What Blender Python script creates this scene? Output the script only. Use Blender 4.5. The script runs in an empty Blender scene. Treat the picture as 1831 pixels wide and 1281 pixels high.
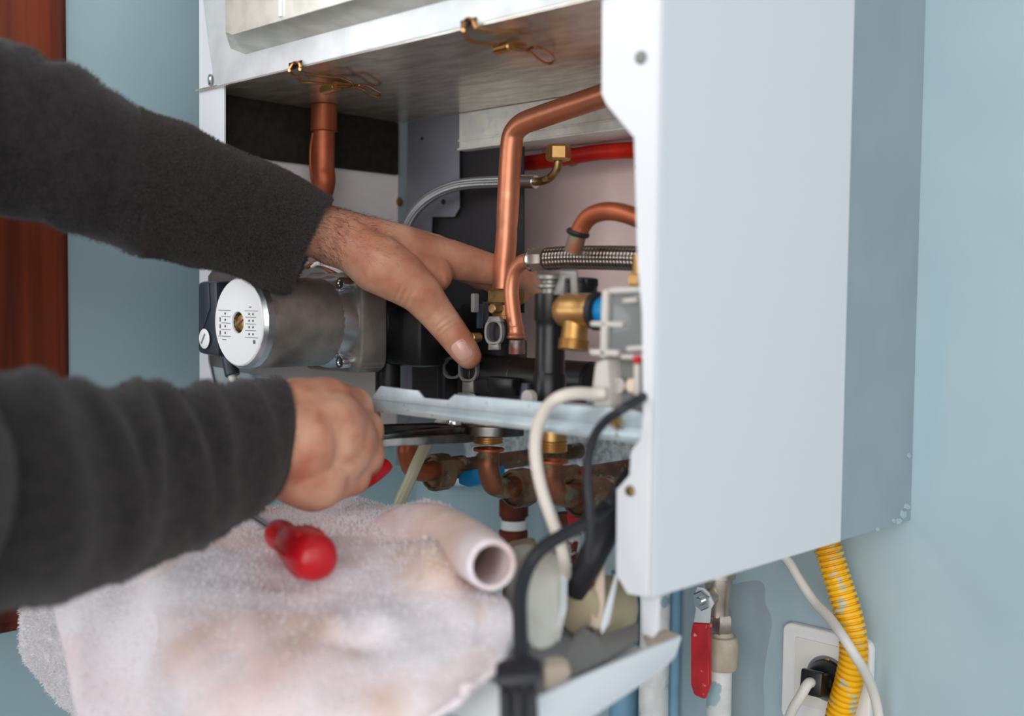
import bpy, bmesh, math, random
import numpy as np
from mathutils import Vector, Matrix, noise as mnoise
random.seed(7); rng = np.random.default_rng(7)
S = bpy.context.scene
COL = S.collection

# ---------------------------------------------------------------- camera, world, lights, exposure
CX, CY = 915.5, 640.5
_v1 = np.array([-1143 - CX, 518 - CY]); _v2 = np.array([2850 - CX, 563 - CY])   # vanishing points of the wall's two horizontals
F = math.sqrt(-(_v1 @ _v2))
def _n(v): return v / np.linalg.norm(v)
_ex = -_n(np.array([_v1[0], -_v1[1], -F])); _ey = _n(np.array([_v2[0], -_v2[1], -F])); _ez = np.cross(_ex, _ey)
RM = np.array([_ex, _ey, _ez])
CAM = np.array([.505, -.345, 1.15]) - RM @ (.649 * np.array([(1165 - CX) / F, -(1070 - CY) / F, -1.]))
cd = bpy.data.cameras.new('camera'); cam = bpy.data.objects.new('camera', cd); COL.objects.link(cam)
m4 = np.eye(4); m4[:3, :3] = RM; m4[:3, 3] = CAM
cam.matrix_world = Matrix(m4.tolist())
cd.sensor_width = 36; cd.lens = F / 1831 * 36; cd.clip_start = .02; cd.clip_end = 60
cd.dof.use_dof = True; cd.dof.focus_distance = .93; cd.dof.aperture_fstop = 3.6
S.camera = cam
S.view_settings.view_transform = 'Standard'; S.view_settings.look = 'None'
S.view_settings.gamma = 1; S.view_settings.use_curve_mapping = False
S.view_settings.exposure = .2
W = bpy.data.worlds.new('daylight'); S.world = W; W.use_nodes = True
W.node_tree.nodes['Background'].inputs[0].default_value = (.93, .965, 1., 1)
W.node_tree.nodes['Background'].inputs[1].default_value = .34
def area(name, loc, target, sx, sy, power, col):
    l = bpy.data.lights.new(name, 'AREA'); l.shape = 'RECTANGLE'; l.size = sx; l.size_y = sy; l.energy = power; l.color = col
    o = bpy.data.objects.new(name, l); COL.objects.link(o); o.location = loc
    o.rotation_euler = (Vector(target) - Vector(loc)).to_track_quat('-Z', 'Y').to_euler()
    return o
area('window_daylight', (-.16, -1.2, 1.62), (.5, -.5, 1.40), 1.05, 1.05, 13, (.95, .98, 1.))
area('camera_side_fill', (1.25, -2.3, 1.5), (.3, -.2, 1.35), 1.6, 1.5, 28, (1., .99, .975))  # added fill behind the camera, brightens the boiler interior
area('far_window_daylight', (2.9, -1.5, 1.7), (.4, -.3, 1.3), 2.4, 2.2, 23, (.97, .985, 1.))

# ---------------------------------------------------------------- helpers
def ray(x, y): return RM @ np.array([(x - CX) / F, -(y - CY) / F, -1.])
def PY(x, y, Y): r = ray(x, y); return CAM + r * ((Y - CAM[1]) / r[1])        # the point on the plane Y = const
def PX(x, y, X): r = ray(x, y); return CAM + r * ((X - CAM[0]) / r[0])
def PD(x, y, d): return CAM + r_(x, y) * d
def r_(x, y): return ray(x, y)
def depth(p): return -(RM.T @ (np.array(p) - CAM))[2]
def rpx(px, p): return px * depth(p) / F                                          # pixels to metres at the distance of p
def QY(l): return [PY(*a) for a in l]
def QD(l): return [PD(*a) for a in l]
def nrm(v): v = np.asarray(v, float); return v / (np.linalg.norm(v) + 1e-12)
VX, VYv, VZ = np.array([1., 0, 0]), np.array([0, 1., 0]), np.array([0, 0, 1.])
FWD = -RM[:, 2]; RIGHT = RM[:, 0]; UPC = RM[:, 1]

class Geo:
    def __init__(s): s.v = []; s.f = []; s.uv = []
    def add(s, v, f, uv=None):
        o = len(s.v); s.v += [tuple(map(float, p)) for p in v]; s.f += [tuple(i + o for i in q) for q in f]
        s.uv += ([tuple(a) for a in uv] if uv is not None else [(0., 0.)] * len(v)); return s

def resample(pts, n, closed=False):
    P = np.array(pts, float); k = len(P)
    if k == 2: t = np.linspace(0, 1, n)[:, None]; return P[0] * (1 - t) + P[1] * t
    E = np.vstack([2 * P[0] - P[1], P, 2 * P[-1] - P[-2]]); out = []
    for u in np.linspace(0, k - 1, n):
        i = min(int(u), k - 2); t = u - i; a, b, c, d = E[i:i + 4]
        out.append(.5 * (2 * b + (c - a) * t + (2 * a - 5 * b + 4 * c - d) * t * t + (3 * b - a - 3 * c + d) * t ** 3))
    out = np.array(out)
    L = np.r_[0, np.cumsum(np.linalg.norm(np.diff(out, axis=0), axis=1))]; q = np.linspace(0, L[-1], n)
    return np.stack([np.interp(q, L, out[:, j]) for j in range(out.shape[1])], 1)

def tube(g, pts, r, seg=16, n=None, caps=True, hollow=0, rf=None, flat=None):
    """r: radius or list of radii along the points; rf(s, length) adds to the radius; flat=(up, k) squashes along up; hollow = wall thickness"""
    P = np.array(pts, float)
    if n is None: n = len(P) if len(P) == 2 and rf is None else max(8, len(P) * 7)
    rr = np.full(len(P), r, float) if np.isscalar(r) else np.array(r, float)
    R4 = resample(np.hstack([P, rr[:, None]]), n); C, rad = R4[:, :3], R4[:, 3]
    T = np.gradient(C, axis=0); T /= np.linalg.norm(T, axis=1)[:, None] + 1e-12
    L = np.r_[0, np.cumsum(np.linalg.norm(np.diff(C, axis=0), axis=1))]
    u = np.cross(T[0], VZ if abs(T[0][2]) < .9 else VX); u = nrm(u); V = []; UV = []
    for i in range(n):
        u = nrm(u - T[i] * (u @ T[i])); w = np.cross(T[i], u)
        rd = rad[i] + (rf(L[i], L[-1]) if rf else 0)
        for j in range(seg):
            a = 2 * math.pi * j / seg; d = u * math.cos(a) + w * math.sin(a)
            if flat is not None: d = d - flat[0] * (d @ flat[0]) * (1 - flat[1])
            V.append(C[i] + d * rd); UV.append((L[i] / max(rad.mean(), 1e-6), j / seg if j <= seg / 2 else 1 - j / seg))
    Fc = [(i * seg + j, i * seg + (j + 1) % seg, (i + 1) * seg + (j + 1) % seg, (i + 1) * seg + j) for i in range(n - 1) for j in range(seg)]
    if hollow:
        o = len(V)
        for i in range(n):
            for j in range(seg):
                p = V[i * seg + j]; k = 1 - hollow / max(np.linalg.norm(p - C[i]), 1e-6); V.append(C[i] + (p - C[i]) * k); UV.append(UV[i * seg + j])
        Fc += [(o + (i + 1) * seg + j, o + (i + 1) * seg + (j + 1) % seg, o + i * seg + (j + 1) % seg, o + i * seg + j) for i in range(n - 1) for j in range(seg)]
        for i0, fl in ((0, 1), (n - 1, 0)):
            for j in range(seg):
                q = (i0 * seg + j, o + i0 * seg + j, o + i0 * seg + (j + 1) % seg, i0 * seg + (j + 1) % seg); Fc.append(q if not fl else q[::-1])
    elif caps:
        Fc.append(tuple(range(seg))[::-1]); Fc.append(tuple((n - 1) * seg + j for j in range(seg)))
    return g.add(V, Fc, UV)

def frame(axis, up=None):
    z = nrm(axis); up = VZ if up is None else np.array(up, float)
    if abs(z @ nrm(up)) > .98: up = VX
    x = nrm(np.cross(up, z)); return x, np.cross(z, x), z          # x across, y towards up, z the axis

def lathe(g, o, axis, prof, seg=28, up=None, poly=None, caps=True):
    """prof: [(radius, height along axis)]; poly: number of sides for a hex nut"""
    x, y, z = frame(axis, up); seg = poly or seg; V = []; UV = []
    for k, (r, h) in enumerate(prof):
        for j in range(seg):
            a = 2 * math.pi * (j + .5 * bool(poly)) / seg
            V.append(np.array(o) + x * r * math.cos(a) + y * r * math.sin(a) + z * h); UV.append((h, j / seg))
    n = len(prof)
    Fc = [(i * seg + j, i * seg + (j + 1) % seg, (i + 1) * seg + (j + 1) % seg, (i + 1) * seg + j) for i in range(n - 1) for j in range(seg)]
    if caps and prof[0][0] > 1e-6: Fc.append(tuple(range(seg))[::-1])
    if caps and prof[-1][0] > 1e-6: Fc.append(tuple((n - 1) * seg + j for j in range(seg)))
    return g.add(V, Fc, UV)
def cyl(g, a, b, r, seg=20, bev=.0006, r2=None):
    a = np.array(a, float); b = np.array(b, float); h = np.linalg.norm(b - a); r2 = r if r2 is None else r2
    return lathe(g, a, b - a, [(max(r - bev, 0), 0), (r, bev), (r2, h - bev), (max(r2 - bev, 0), h)], seg)
def ring(g, o, axis, R, r, seg=28, k=8):
    return lathe(g, o, axis, [(R + r * math.cos(2 * math.pi * i / k), r * math.sin(2 * math.pi * i / k)) for i in range(k + 1)], seg)
def hexnut(g, o, axis, R, h, ch=.12, up=None):
    return lathe(g, o, axis, [(R * (1 - ch), 0), (R, h * .15), (R, h * .85), (R * (1 - ch), h)], poly=6, up=up)
def thread(g, o, axis, R, h, pitch=.0017, seg=28):
    pr = [(R * .86, 0)]; k = max(2, int(h / pitch)); 
    for i in range(k):
        z = h * i / k; p = h / k; pr += [(R - p * .45, z + p * .08), (R, z + p * .42), (R, z + p * .58), (R - p * .45, z + p * .95)]
    return lathe(g, o, axis, pr + [(R * .86, h)], seg)

def bm_geo(g, bm):
    bm.verts.index_update(); v = [tuple(p.co) for p in bm.verts]; f = [tuple(p.index for p in q.verts) for q in bm.faces]; bm.free(); return g.add(v, f)
def box(g, c, size, bev=.001, axes=(VX, VYv, VZ), segs=2):
    bm = bmesh.new(); bmesh.ops.create_cube(bm, size=1)
    for v in bm.verts: v.co = Vector((v.co.x * size[0], v.co.y * size[1], v.co.z * size[2]))
    if bev: bmesh.ops.bevel(bm, geom=bm.edges[:], offset=bev, segments=segs, affect='EDGES', profile=.5)
    A = np.array(axes).T
    for v in bm.verts: v.co = Vector((np.array(c) + A @ np.array(v.co)).tolist())
    return bm_geo(g, bm)
def prism(g, poly, nvec, th, bev=0., segs=2):
    """poly: 3-D outline of one face; the solid goes th along nvec"""
    bm = bmesh.new(); nv = np.array(nvec, float) * th
    a = [bm.verts.new(p.tolist() if hasattr(p, 'tolist') else p) for p in poly]; b = [bm.verts.new((np.array(p) + nv).tolist()) for p in poly]
    k = len(a); bm.faces.new(a); bm.faces.new(b[::-1])
    for i in range(k): bm.faces.new((a[(i + 1) % k], a[i], b[i], b[(i + 1) % k]))
    bmesh.ops.recalc_face_normals(bm, faces=bm.faces[:])
    if bev: bmesh.ops.bevel(bm, geom=bm.edges[:], offset=bev, segments=segs, affect='EDGES', profile=.5)
    return bm_geo(g, bm)
def sph(g, c, r, sc=(1, 1, 1), axes=(VX, VYv, VZ), nu=20, nv=12):
    A = np.array(axes).T; V = []; Fc = []
    for i in range(nv + 1):
        t = math.pi * i / nv
        for j in range(nu):
            p = 2 * math.pi * j / nu; q = np.array([math.sin(t) * math.cos(p) * sc[0], math.sin(t) * math.sin(p) * sc[1], -math.cos(t) * sc[2]]) * r
            V.append(np.array(c) + A @ q)
    for i in range(nv):
        for j in range(nu): Fc.append((i * nu + j, i * nu + (j + 1) % nu, (i + 1) * nu + (j + 1) % nu, (i + 1) * nu + j))
    return g.add(V, Fc)

_roots = {}
def root_of(o):
    while o.parent: o = o.parent
    return o
def obj(name, g, mat, parent=None, smooth=40, kind=None, label=None, cat=None, group=None, weld=True):
    me = bpy.data.meshes.new(name)
    off = np.array(root_of(parent).location) if parent else np.zeros(3)
    me.from_pydata([(p[0] - off[0], p[1] - off[1], p[2] - off[2]) for p in g.v], [], g.f)
    uv = me.uv_layers.new(name='uv'); li = np.empty(len(me.loops), np.int32); me.loops.foreach_get('vertex_index', li)
    uv.data.foreach_set('uv', np.array(g.uv, np.float32)[li].ravel())
    if weld:
        bm = bmesh.new(); bm.from_mesh(me); bmesh.ops.remove_doubles(bm, verts=bm.verts[:], dist=1e-6); bmesh.ops.recalc_face_normals(bm, faces=bm.faces[:]); bm.to_mesh(me); bm.free()
    me.validate()
    if smooth:
        me.shade_smooth()
        if smooth < 180: me.set_sharp_from_angle(angle=math.radians(smooth))
    for mm in (mat if isinstance(mat, (list, tuple)) else [mat]): me.materials.append(mm)
    o = bpy.data.objects.new(name, me); COL.objects.link(o)
    if parent: o.parent = parent
    return tag(o, label, cat, group, kind)
def tag(o, label=None, cat=None, group=None, kind=None):
    for k, v in (('label', label), ('category', cat), ('group', group), ('kind', kind)):
        if v: o[k] = v
    return o
def thing(name, loc, label, cat, group=None):
    o = bpy.data.objects.new(name, None); COL.objects.link(o); o.location = tuple(map(float, loc)); o.empty_display_size = .02
    return tag(o, label, cat, group)
def G(): return Geo()

# ---------------------------------------------------------------- materials
def lin(c): return tuple(((x / 255) / 12.92 if x <= 10.3 else (((x / 255) + .055) / 1.055) ** 2.4) for x in c) + (1.,)
def mat(name, c, rough=.5, metal=0., c2=None, nscale=30, namt=1., ramp=(.4, .62), bump=None, stretch=None, detail=5, spec=None, trans=0., ior=1.45, sss=0., coat=0., alpha=1., layers=(), sheen=0.):
    """c: sRGB 0-255; c2 mixed in by noise; bump: (scale, strength); layers: more (colour, scale, ramp0, ramp1, stretch)"""
    m = bpy.data.materials.new(name); m.use_nodes = True; nt = m.node_tree; N, Lk = nt.nodes, nt.links; b = N['Principled BSDF']
    b.inputs['Base Color'].default_value = lin(c); b.inputs['Roughness'].default_value = rough; b.inputs['Metallic'].default_value = metal
    b.inputs['IOR'].default_value = ior
    if spec is not None: b.inputs['Specular IOR Level'].default_value = spec
    if trans: b.inputs['Transmission Weight'].default_value = trans
    if sss:
        b.inputs['Subsurface Weight'].default_value = sss; b.inputs['Subsurface Radius'].default_value = (1., .35, .2); b.inputs['Subsurface Scale'].default_value = .004
    if coat: b.inputs['Coat Weight'].default_value = coat; b.inputs['Coat Roughness'].default_value = .12
    if sheen: b.inputs['Sheen Weight'].default_value = sheen; b.inputs['Sheen Roughness'].default_value = .5
    if alpha < 1: b.inputs['Alpha'].default_value = alpha
    tc = N.new('ShaderNodeTexCoord')
    def nz(scale, st, det=detail):
        mp = N.new('ShaderNodeMapping'); mp.inputs['Scale'].default_value = st or (1, 1, 1); Lk.new(tc.outputs['Object'], mp.inputs[0])
        n = N.new('ShaderNodeTexNoise'); n.inputs['Scale'].default_value = scale; n.inputs['Detail'].default_value = det; Lk.new(mp.outputs[0], n.inputs['Vector']); return n
    cur = None
    for cc, sc, r0, r1, st in ([(c2, nscale, ramp[0], ramp[1], stretch)] if c2 else []) + list(layers):
        n = nz(sc, st); rp = N.new('ShaderNodeMapRange'); rp.inputs['From Min'].default_value = r0; rp.inputs['From Max'].default_value = r1
        rp.inputs['To Max'].default_value = namt
        Lk.new(n.outputs[0], rp.inputs[0]); mx = N.new('ShaderNodeMix'); mx.data_type = 'RGBA'
        Lk.new(rp.outputs[0], mx.inputs[0])
        if cur is None: mx.inputs[6].default_value = lin(c)
        else: Lk.new(cur, mx.inputs[6])
        mx.inputs[7].default_value = lin(cc); cur = mx.outputs[2]
    if cur is not None: Lk.new(cur, b.inputs['Base Color'])
    if bump:
        n = nz(bump[0], bump[2] if len(bump) > 2 else stretch); bp = N.new('ShaderNodeBump'); bp.inputs['Strength'].default_value = bump[1]; bp.inputs['Distance'].default_value = .001
        Lk.new(n.outputs[0], bp.inputs['Height']); Lk.new(bp.outputs[0], b.inputs['Normal'])
    return m
def braid(name, c, cd_, freq, around, rough=.32, metal=1.):
    """woven wire sheath: two crossing families of strands over the tube's own length and girth"""
    m = mat(name, c, rough, metal); nt = m.node_tree; N, Lk = nt.nodes, nt.links; b = N['Principled BSDF']
    uv = N.new('ShaderNodeUVMap'); sx = N.new('ShaderNodeSeparateXYZ'); Lk.new(uv.outputs[0], sx.inputs[0])
    def ma(op, a, b_=None):
        q = N.new('ShaderNodeMath'); q.operation = op
        for i, v in enumerate((a, b_)):
            if v is None: continue
            if isinstance(v, (int, float)): q.inputs[i].default_value = v
            else: Lk.new(v, q.inputs[i])
        return q.outputs[0]
    U = ma('MULTIPLY', sx.outputs[0], freq); V = ma('MULTIPLY', sx.outputs[1], around * 2 * math.pi)
    h = ma('MULTIPLY', ma('SINE', ma('ADD', U, V)), ma('SINE', ma('SUBTRACT', U, V)))
    k = ma('ADD', ma('MULTIPLY', h, .5), .5)
    mx = N.new('ShaderNodeMix'); mx.data_type = 'RGBA'; Lk.new(k, mx.inputs[0]); mx.inputs[6].default_value = lin(cd_); mx.inputs[7].default_value = lin(c); Lk.new(mx.outputs[2], b.inputs['Base Color'])
    bp = N.new('ShaderNodeBump'); bp.inputs['Strength'].default_value = .9; bp.inputs['Distance'].default_value = .0012; Lk.new(k, bp.inputs['Height']); Lk.new(bp.outputs[0], b.inputs['Normal'])
    return m
MT = {}
MT['wall'] = mat('teal_paint', (170, 190, 198), .55, c2=(162, 183, 192), nscale=9, ramp=(.35, .7), bump=(260, .1, (1, 1, .12)), layers=[((172, 189, 194), 4, .5, .75, (1, 1, .3)), ((150, 184, 198), 9, .56, .7, (1, 1, .12))])
MT['wall_l'] = mat('teal_paint_lightened', (180, 206, 213), .5, c2=(171, 198, 206), nscale=7, ramp=(.35, .7), bump=(240, .08, (1, 1, .12)))  # same paint as the back wall, colour lightened for its weaker light
MT['floor'] = mat('floor_tile', (150, 140, 128), .5, c2=(135, 126, 116), nscale=8)
MT['wood'] = mat('varnished_wood', (138, 58, 30), .45, c2=(76, 28, 17), nscale=60, ramp=(.35, .65), stretch=(1, 1, .035), bump=(90, .15), coat=.08, spec=.25, layers=[((128, 54, 26), 22, .5, .72, (1, 1, .03))])
MT['white'] = mat('white_enamel', (218, 221, 226), .38, bump=(300, .02))
MT['grey_side'] = mat('grey_sheet', (150, 164, 171), .5, c2=(144, 159, 166), nscale=14)
MT['bare_paint'] = mat('bare_paint', (156, 171, 178), .55, c2=(150, 166, 174), nscale=12)
MT['inner_white'] = mat('dusty_enamel', (236, 232, 232), .5, c2=(220, 214, 210), nscale=22, ramp=(.5, .75), layers=[((150, 130, 105), 45, .66, .74, None)])
MT['inner_grey'] = mat('grey_enamel', (128, 128, 138), .45, c2=(116, 116, 126), nscale=14)
MT['foam'] = mat('dark_foam', (40, 34, 26), .9, c2=(30, 26, 20), nscale=140, bump=(400, .3))
MT['dark_in'] = mat('dark_sheet', (44, 42, 45), .5)
MT['pink'] = mat('reflection_tinted_sheet', (252, 228, 224), .34, .0, c2=(244, 214, 209), nscale=16, ramp=(.4, .75), layers=[((170, 140, 130), 60, .68, .76, None)])
MT['zinc'] = mat('galvanised_sheet', (250, 249, 240), .45, .0, c2=(232, 232, 224), nscale=55, ramp=(.35, .7), bump=(120, .1), layers=[((226, 230, 230), 130, .5, .7, None)])
MT['zinc_cover'] = mat('galvanised_cover', (226, 226, 215), .38, .72, c2=(206, 207, 196), nscale=50, bump=(120, .08))
MT['zinc_under'] = mat('galvanised_underside', (238, 234, 222), .26, .7, c2=(196, 186, 172), nscale=70, ramp=(.42, .66), bump=(150, .12), stretch=(.45, 1.3, 1), layers=[((206, 200, 184), 140, .5, .7, (.5, 1.4, 1))])
MT['zinc_white'] = mat('galvanised_white', (228, 231, 233), .42, .35, c2=(214, 218, 220), nscale=40, bump=(90, .05))
MT['zinc_dirty'] = mat('galvanised_rail', (194, 208, 213), .42, .45, c2=(172, 188, 195), nscale=38, bump=(140, .1), layers=[((110, 95, 80), 330, .66, .74, None)])
MT['spangle'] = mat('spangled_zinc', (234, 241, 246), .36, .2, c2=(172, 180, 184), nscale=170, ramp=(.42, .62), bump=(160, .5))  # pale bluish lift puts reflected light into the zinc colour
MT['copper'] = mat('copper', (216, 142, 110), .42, .75, c2=(196, 122, 92), nscale=26, ramp=(.4, .7), bump=(60, .06), layers=[((222, 156, 120), 70, .58, .75, None)])
MT['copper_dark'] = mat('copper_dull', (180, 100, 66), .46, .6, c2=(156, 80, 52), nscale=30, bump=(70, .06))
MT['copper_worn'] = mat('copper_verdigris', (146, 92, 68), .5, .6, c2=(96, 60, 44), nscale=45, ramp=(.42, .62), bump=(120, .3), layers=[((112, 130, 106), 52, .54, .64, None), ((190, 96, 44), 60, .6, .7, None), ((150, 146, 138), 90, .66, .74, None)])
MT['copper_rust'] = mat('rusty_iron', (112, 50, 28), .7, .25, c2=(70, 32, 22), nscale=60, bump=(160, .5), layers=[((190, 196, 200), 42, .62, .67, None)])
MT['solder'] = mat('tinned_end', (150, 138, 128), .5, .7, c2=(118, 92, 84), nscale=120, bump=(220, .3), layers=[((140, 56, 50), 90, .58, .66, None)])
MT['verdigris'] = mat('green_patina', (112, 118, 96), .6, .4, c2=(150, 92, 66), nscale=120, bump=(220, .3))
MT['brass'] = mat('brass', (206, 162, 104), .4, .85, c2=(184, 140, 82), nscale=50, bump=(150, .08))
MT['brass_old'] = mat('tarnished_brass', (176, 146, 96), .42, .9, c2=(120, 96, 60), nscale=60, bump=(150, .25), layers=[((220, 200, 150), 120, .6, .7, None)])
MT['brass_dirty'] = mat('corroded_brass', (132, 108, 84), .5, .6, c2=(84, 60, 46), nscale=50, bump=(140, .4), layers=[((206, 196, 176), 70, .6, .7, None), ((86, 92, 76), 46, .6, .7, None)])
MT['gold_wire'] = mat('yellow_passivated_wire', (196, 140, 88), .25, 1.)
MT['gold'] = mat('yellow_passivated_steel', (222, 172, 110), .28, 1.)
MT['steel'] = mat('bright_steel', (206, 208, 212), .22, 1.)
MT['steel_dark'] = mat('tool_steel', (122, 122, 122), .28, 1., c2=(92, 90, 88), nscale=60, bump=(180, .12))
MT['nickel'] = mat('nickel', (206, 196, 188), .36, .95, c2=(182, 170, 160), nscale=60, bump=(150, .1))
MT['alu'] = mat('cast_aluminium', (164, 157, 151), .42, .7, c2=(146, 139, 133), nscale=60, bump=(320, .18), layers=[((110, 104, 100), 12, .5, .75, None)])
MT['alu_light'] = mat('bright_aluminium', (196, 200, 204), .3, .95, bump=(200, .1))
MT['label_white'] = mat('label_white', (250, 251, 252), .4)
MT['label_ink'] = mat('label_ink', (62, 72, 84), .6)
MT['black'] = mat('black_plastic', (26, 26, 28), .36, c2=(18, 18, 20), nscale=30, bump=(260, .06))
MT['black_soft'] = mat('black_rubber', (34, 34, 40), .5)
MT['charcoal'] = mat('charcoal_plastic', (58, 66, 78), .45, c2=(48, 55, 66), nscale=40)
MT['grey_pl'] = mat('grey_plastic', (128, 128, 126), .42)
MT['clip'] = mat('grey_clip_steel', (138, 135, 131), .4, .5)
MT['clear'] = mat('clear_plastic', (236, 238, 240), .1, trans=.86, ior=1.3)
MT['milky'] = mat('milky_plastic', (226, 220, 214), .35, trans=.3)
MT['tube_clear'] = mat('yellowed_tube', (204, 200, 172), .25, trans=.25, bump=(200, .1))
MT['red'] = mat('red_plastic', (198, 22, 34), .32, c2=(178, 16, 28), nscale=30)
MT['red_pipe'] = mat('red_rubber', (214, 44, 26), .3, c2=(180, 30, 22), nscale=20)
MT['red_lever'] = mat('red_vinyl', (190, 40, 46), .38, c2=(172, 30, 38), nscale=60, bump=(200, .15), layers=[((214, 150, 146), 150, .66, .72, None)])
MT['blue'] = mat('blue_plastic', (10, 128, 186), .35)
MT['yellow'] = mat('yellow_plastic', (246, 190, 24), .4, c2=(228, 164, 14), nscale=20, layers=[((196, 190, 160), 85, .58, .62, (1, 1, 1))])
MT['cable'] = mat('cream_cable', (214, 206, 196), .45)
MT['cable_w'] = mat('white_cable', (212, 208, 202), .45)
MT['plate'] = mat('white_plastic', (236, 236, 236), .35)
MT['ivory'] = mat('ivory_plastic', (232, 230, 222), .38)
MT['pipe_white'] = mat('flaky_white_paint', (226, 226, 226), .6, c2=(206, 208, 208), nscale=50, bump=(180, .5), layers=[((150, 176, 184), 36, .62, .66, None)])
MT['pipe_blue'] = mat('sky_blue_paint', (116, 160, 188), .5, c2=(126, 172, 196), nscale=20, bump=(120, .2))
MT['beige_paint'] = mat('beige_paint', (176, 164, 142), .55, c2=(190, 182, 166), nscale=60, bump=(140, .3), layers=[((224, 226, 226), 60, .62, .66, None)])
MT['housing'] = mat('grey_white_plastic', (206, 206, 198), .45, c2=(184, 170, 150), nscale=24, ramp=(.5, .75))
MT['olive'] = mat('beige_plastic', (182, 168, 140), .5, c2=(150, 140, 110), nscale=20)
MT['beige'] = mat('pale_beige_plastic', (222, 202, 180), .5)
MT['tray_white'] = mat('tray_white', (222, 226, 230), .4)
MT['braid_grey'] = braid('woven_glass_sheath', (214, 216, 218), (120, 124, 128), 9, 5, .38, .7)
MT['braid_steel'] = braid('woven_steel_sheath', (206, 198, 190), (92, 82, 76), 9, 7, .3, 1.)
MT['skin'] = mat('skin', (208, 154, 126), .46, c2=(186, 118, 94), nscale=42, ramp=(.38, .68), bump=(620, .22), sss=.18, detail=7, layers=[((216, 172, 146), 24, .52, .75, None)])
MT['nail'] = mat('nail', (226, 176, 160), .25, sss=.15, coat=.3)
MT['hair'] = mat('dark_hair', (36, 26, 22), .5)
MT['fleece'] = mat('charcoal_fleece', (40, 35, 36), .95, c2=(28, 25, 27), nscale=120, bump=(420, .5), sheen=.15)
MT['fleece_fib'] = mat('charcoal_fibre', (84, 76, 73), .85)
MT['towel'] = mat('pink_white_terry', (236, 230, 236), .95, c2=(226, 196, 192), nscale=8, ramp=(.44, .64), bump=(420, 1.), sheen=.25, layers=[((204, 176, 156), 15, .53, .72, None), ((206, 196, 196), 330, .52, .85, None)])
MT['towel_w'] = mat('white_terry', (250, 250, 254), .95, bump=(300, .7), sheen=.3)
MT['towel_fib'] = mat('terry_loops', (250, 247, 249), .9)
MT['ink_red'] = mat('red_tag', (170, 70, 60), .8)
# ---------------------------------------------------------------- the room
g = G(); prism(g, [(-.1, 0, 0), (2.6, 0, 0), (2.6, 0, 2.6), (-.1, 0, 2.6)], VYv, .1); obj('wall_back', g, MT['wall'], kind='structure', smooth=0)
g = G()   # the side wall, with the window opening
Y0, Y1, Z0, Z1 = -1.83, -.66, 1.16, 2.34
for a in ([(-3.2, 0), (0.1, 0), (.1, Z0), (-3.2, Z0)], [(-3.2, Z1), (.1, Z1), (.1, 2.6), (-3.2, 2.6)], [(Y1, Z0), (.1, Z0), (.1, Z1), (Y1, Z1)], [(-3.2, Z0), (Y0, Z0), (Y0, Z1), (-3.2, Z1)]):
    prism(g, [(-.1, y, z) for y, z in a], -VX, .1)
obj('wall_left', g, MT['wall_l'], kind='structure', smooth=0)
g = G(); prism(g, [(-.2, -3.2, 0), (2.6, -3.2, 0), (2.6, .1, 0), (-.2, .1, 0)], -VZ, .1); obj('floor', g, MT['floor'], kind='structure', smooth=0)
# wooden window on the side wall: casing boards, stepped bead, sash and pane
win = G(); XW = -.1
yc = PX(103, 100, XW + .012)[1]; yb = PX(119, 650, XW)[1]; zc = PX(20, 1114, XW + .012)[2]; zb = PX(20, 1127, XW)[2]
box(win, (XW + .006, (yc + Y1) / 2, (zc + 2.45) / 2), (.012, yc - Y1, 2.45 - zc), .002)
w0 = obj('window_1', win, MT['wood'], kind='structure')
g = G(); box(g, (XW + .006, (Y0 + Y1) / 2, (zc + Z0) / 2), (.012, Y1 - Y0 - .001, Z0 - zc), .002); obj('casing_board', g, MT['wood'], w0)
g = G(); box(g, (XW + .006, (Y0 + Y1) / 2, (2.45 + Z1) / 2), (.012, Y1 - Y0 - .001, 2.45 - Z1), .002); obj('casing_board', g, MT['wood'], w0)
g = G(); box(g, (XW + .006, Y0 - .06, (zc + 2.45) / 2), (.012, .119, 2.45 - zc), .002); obj('casing_board', g, MT['wood'], w0)
g = G(); box(g, (XW + .003, (yc + yb) / 2, (zb + 2.46) / 2), (.006, yb - yc, 2.46 - zb), .0015); obj('bead', g, MT['wood'], w0)
g = G(); box(g, (XW + .003, (yc + Y0) / 2 - .06, (zb + zc) / 2), (.006, yc - Y0 + .12, zc - zb), .0015); obj('bead', g, MT['wood'], w0)
for (a, b, c, d_) in ((Y0, Y0 + .06, Z0, Z1), (Y1 - .06, Y1, Z0, Z1), (Y0 + .06, Y1 - .06, Z0, Z0 + .06), (Y0 + .06, Y1 - .06, Z1 - .06, Z1), ((Y0 + Y1) / 2 - .03, (Y0 + Y1) / 2 + .03, Z0 + .06, Z1 - .06)):
    g = G(); box(g, (XW - .05, (a + b) / 2, (c + d_) / 2), (.045, b - a, d_ - c), .003); obj('sash_bar', g, MT['wood'], w0)

# ---------------------------------------------------------------- the boiler casing
BX, BF, BB, BZ, BT = .505, -.345, -.118, 1.15, 1.95
boiler = thing('boiler', (.25, 0, BZ), 'opened white wall boiler with galvanised combustion chamber above the bare pipes', 'boiler')
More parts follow.
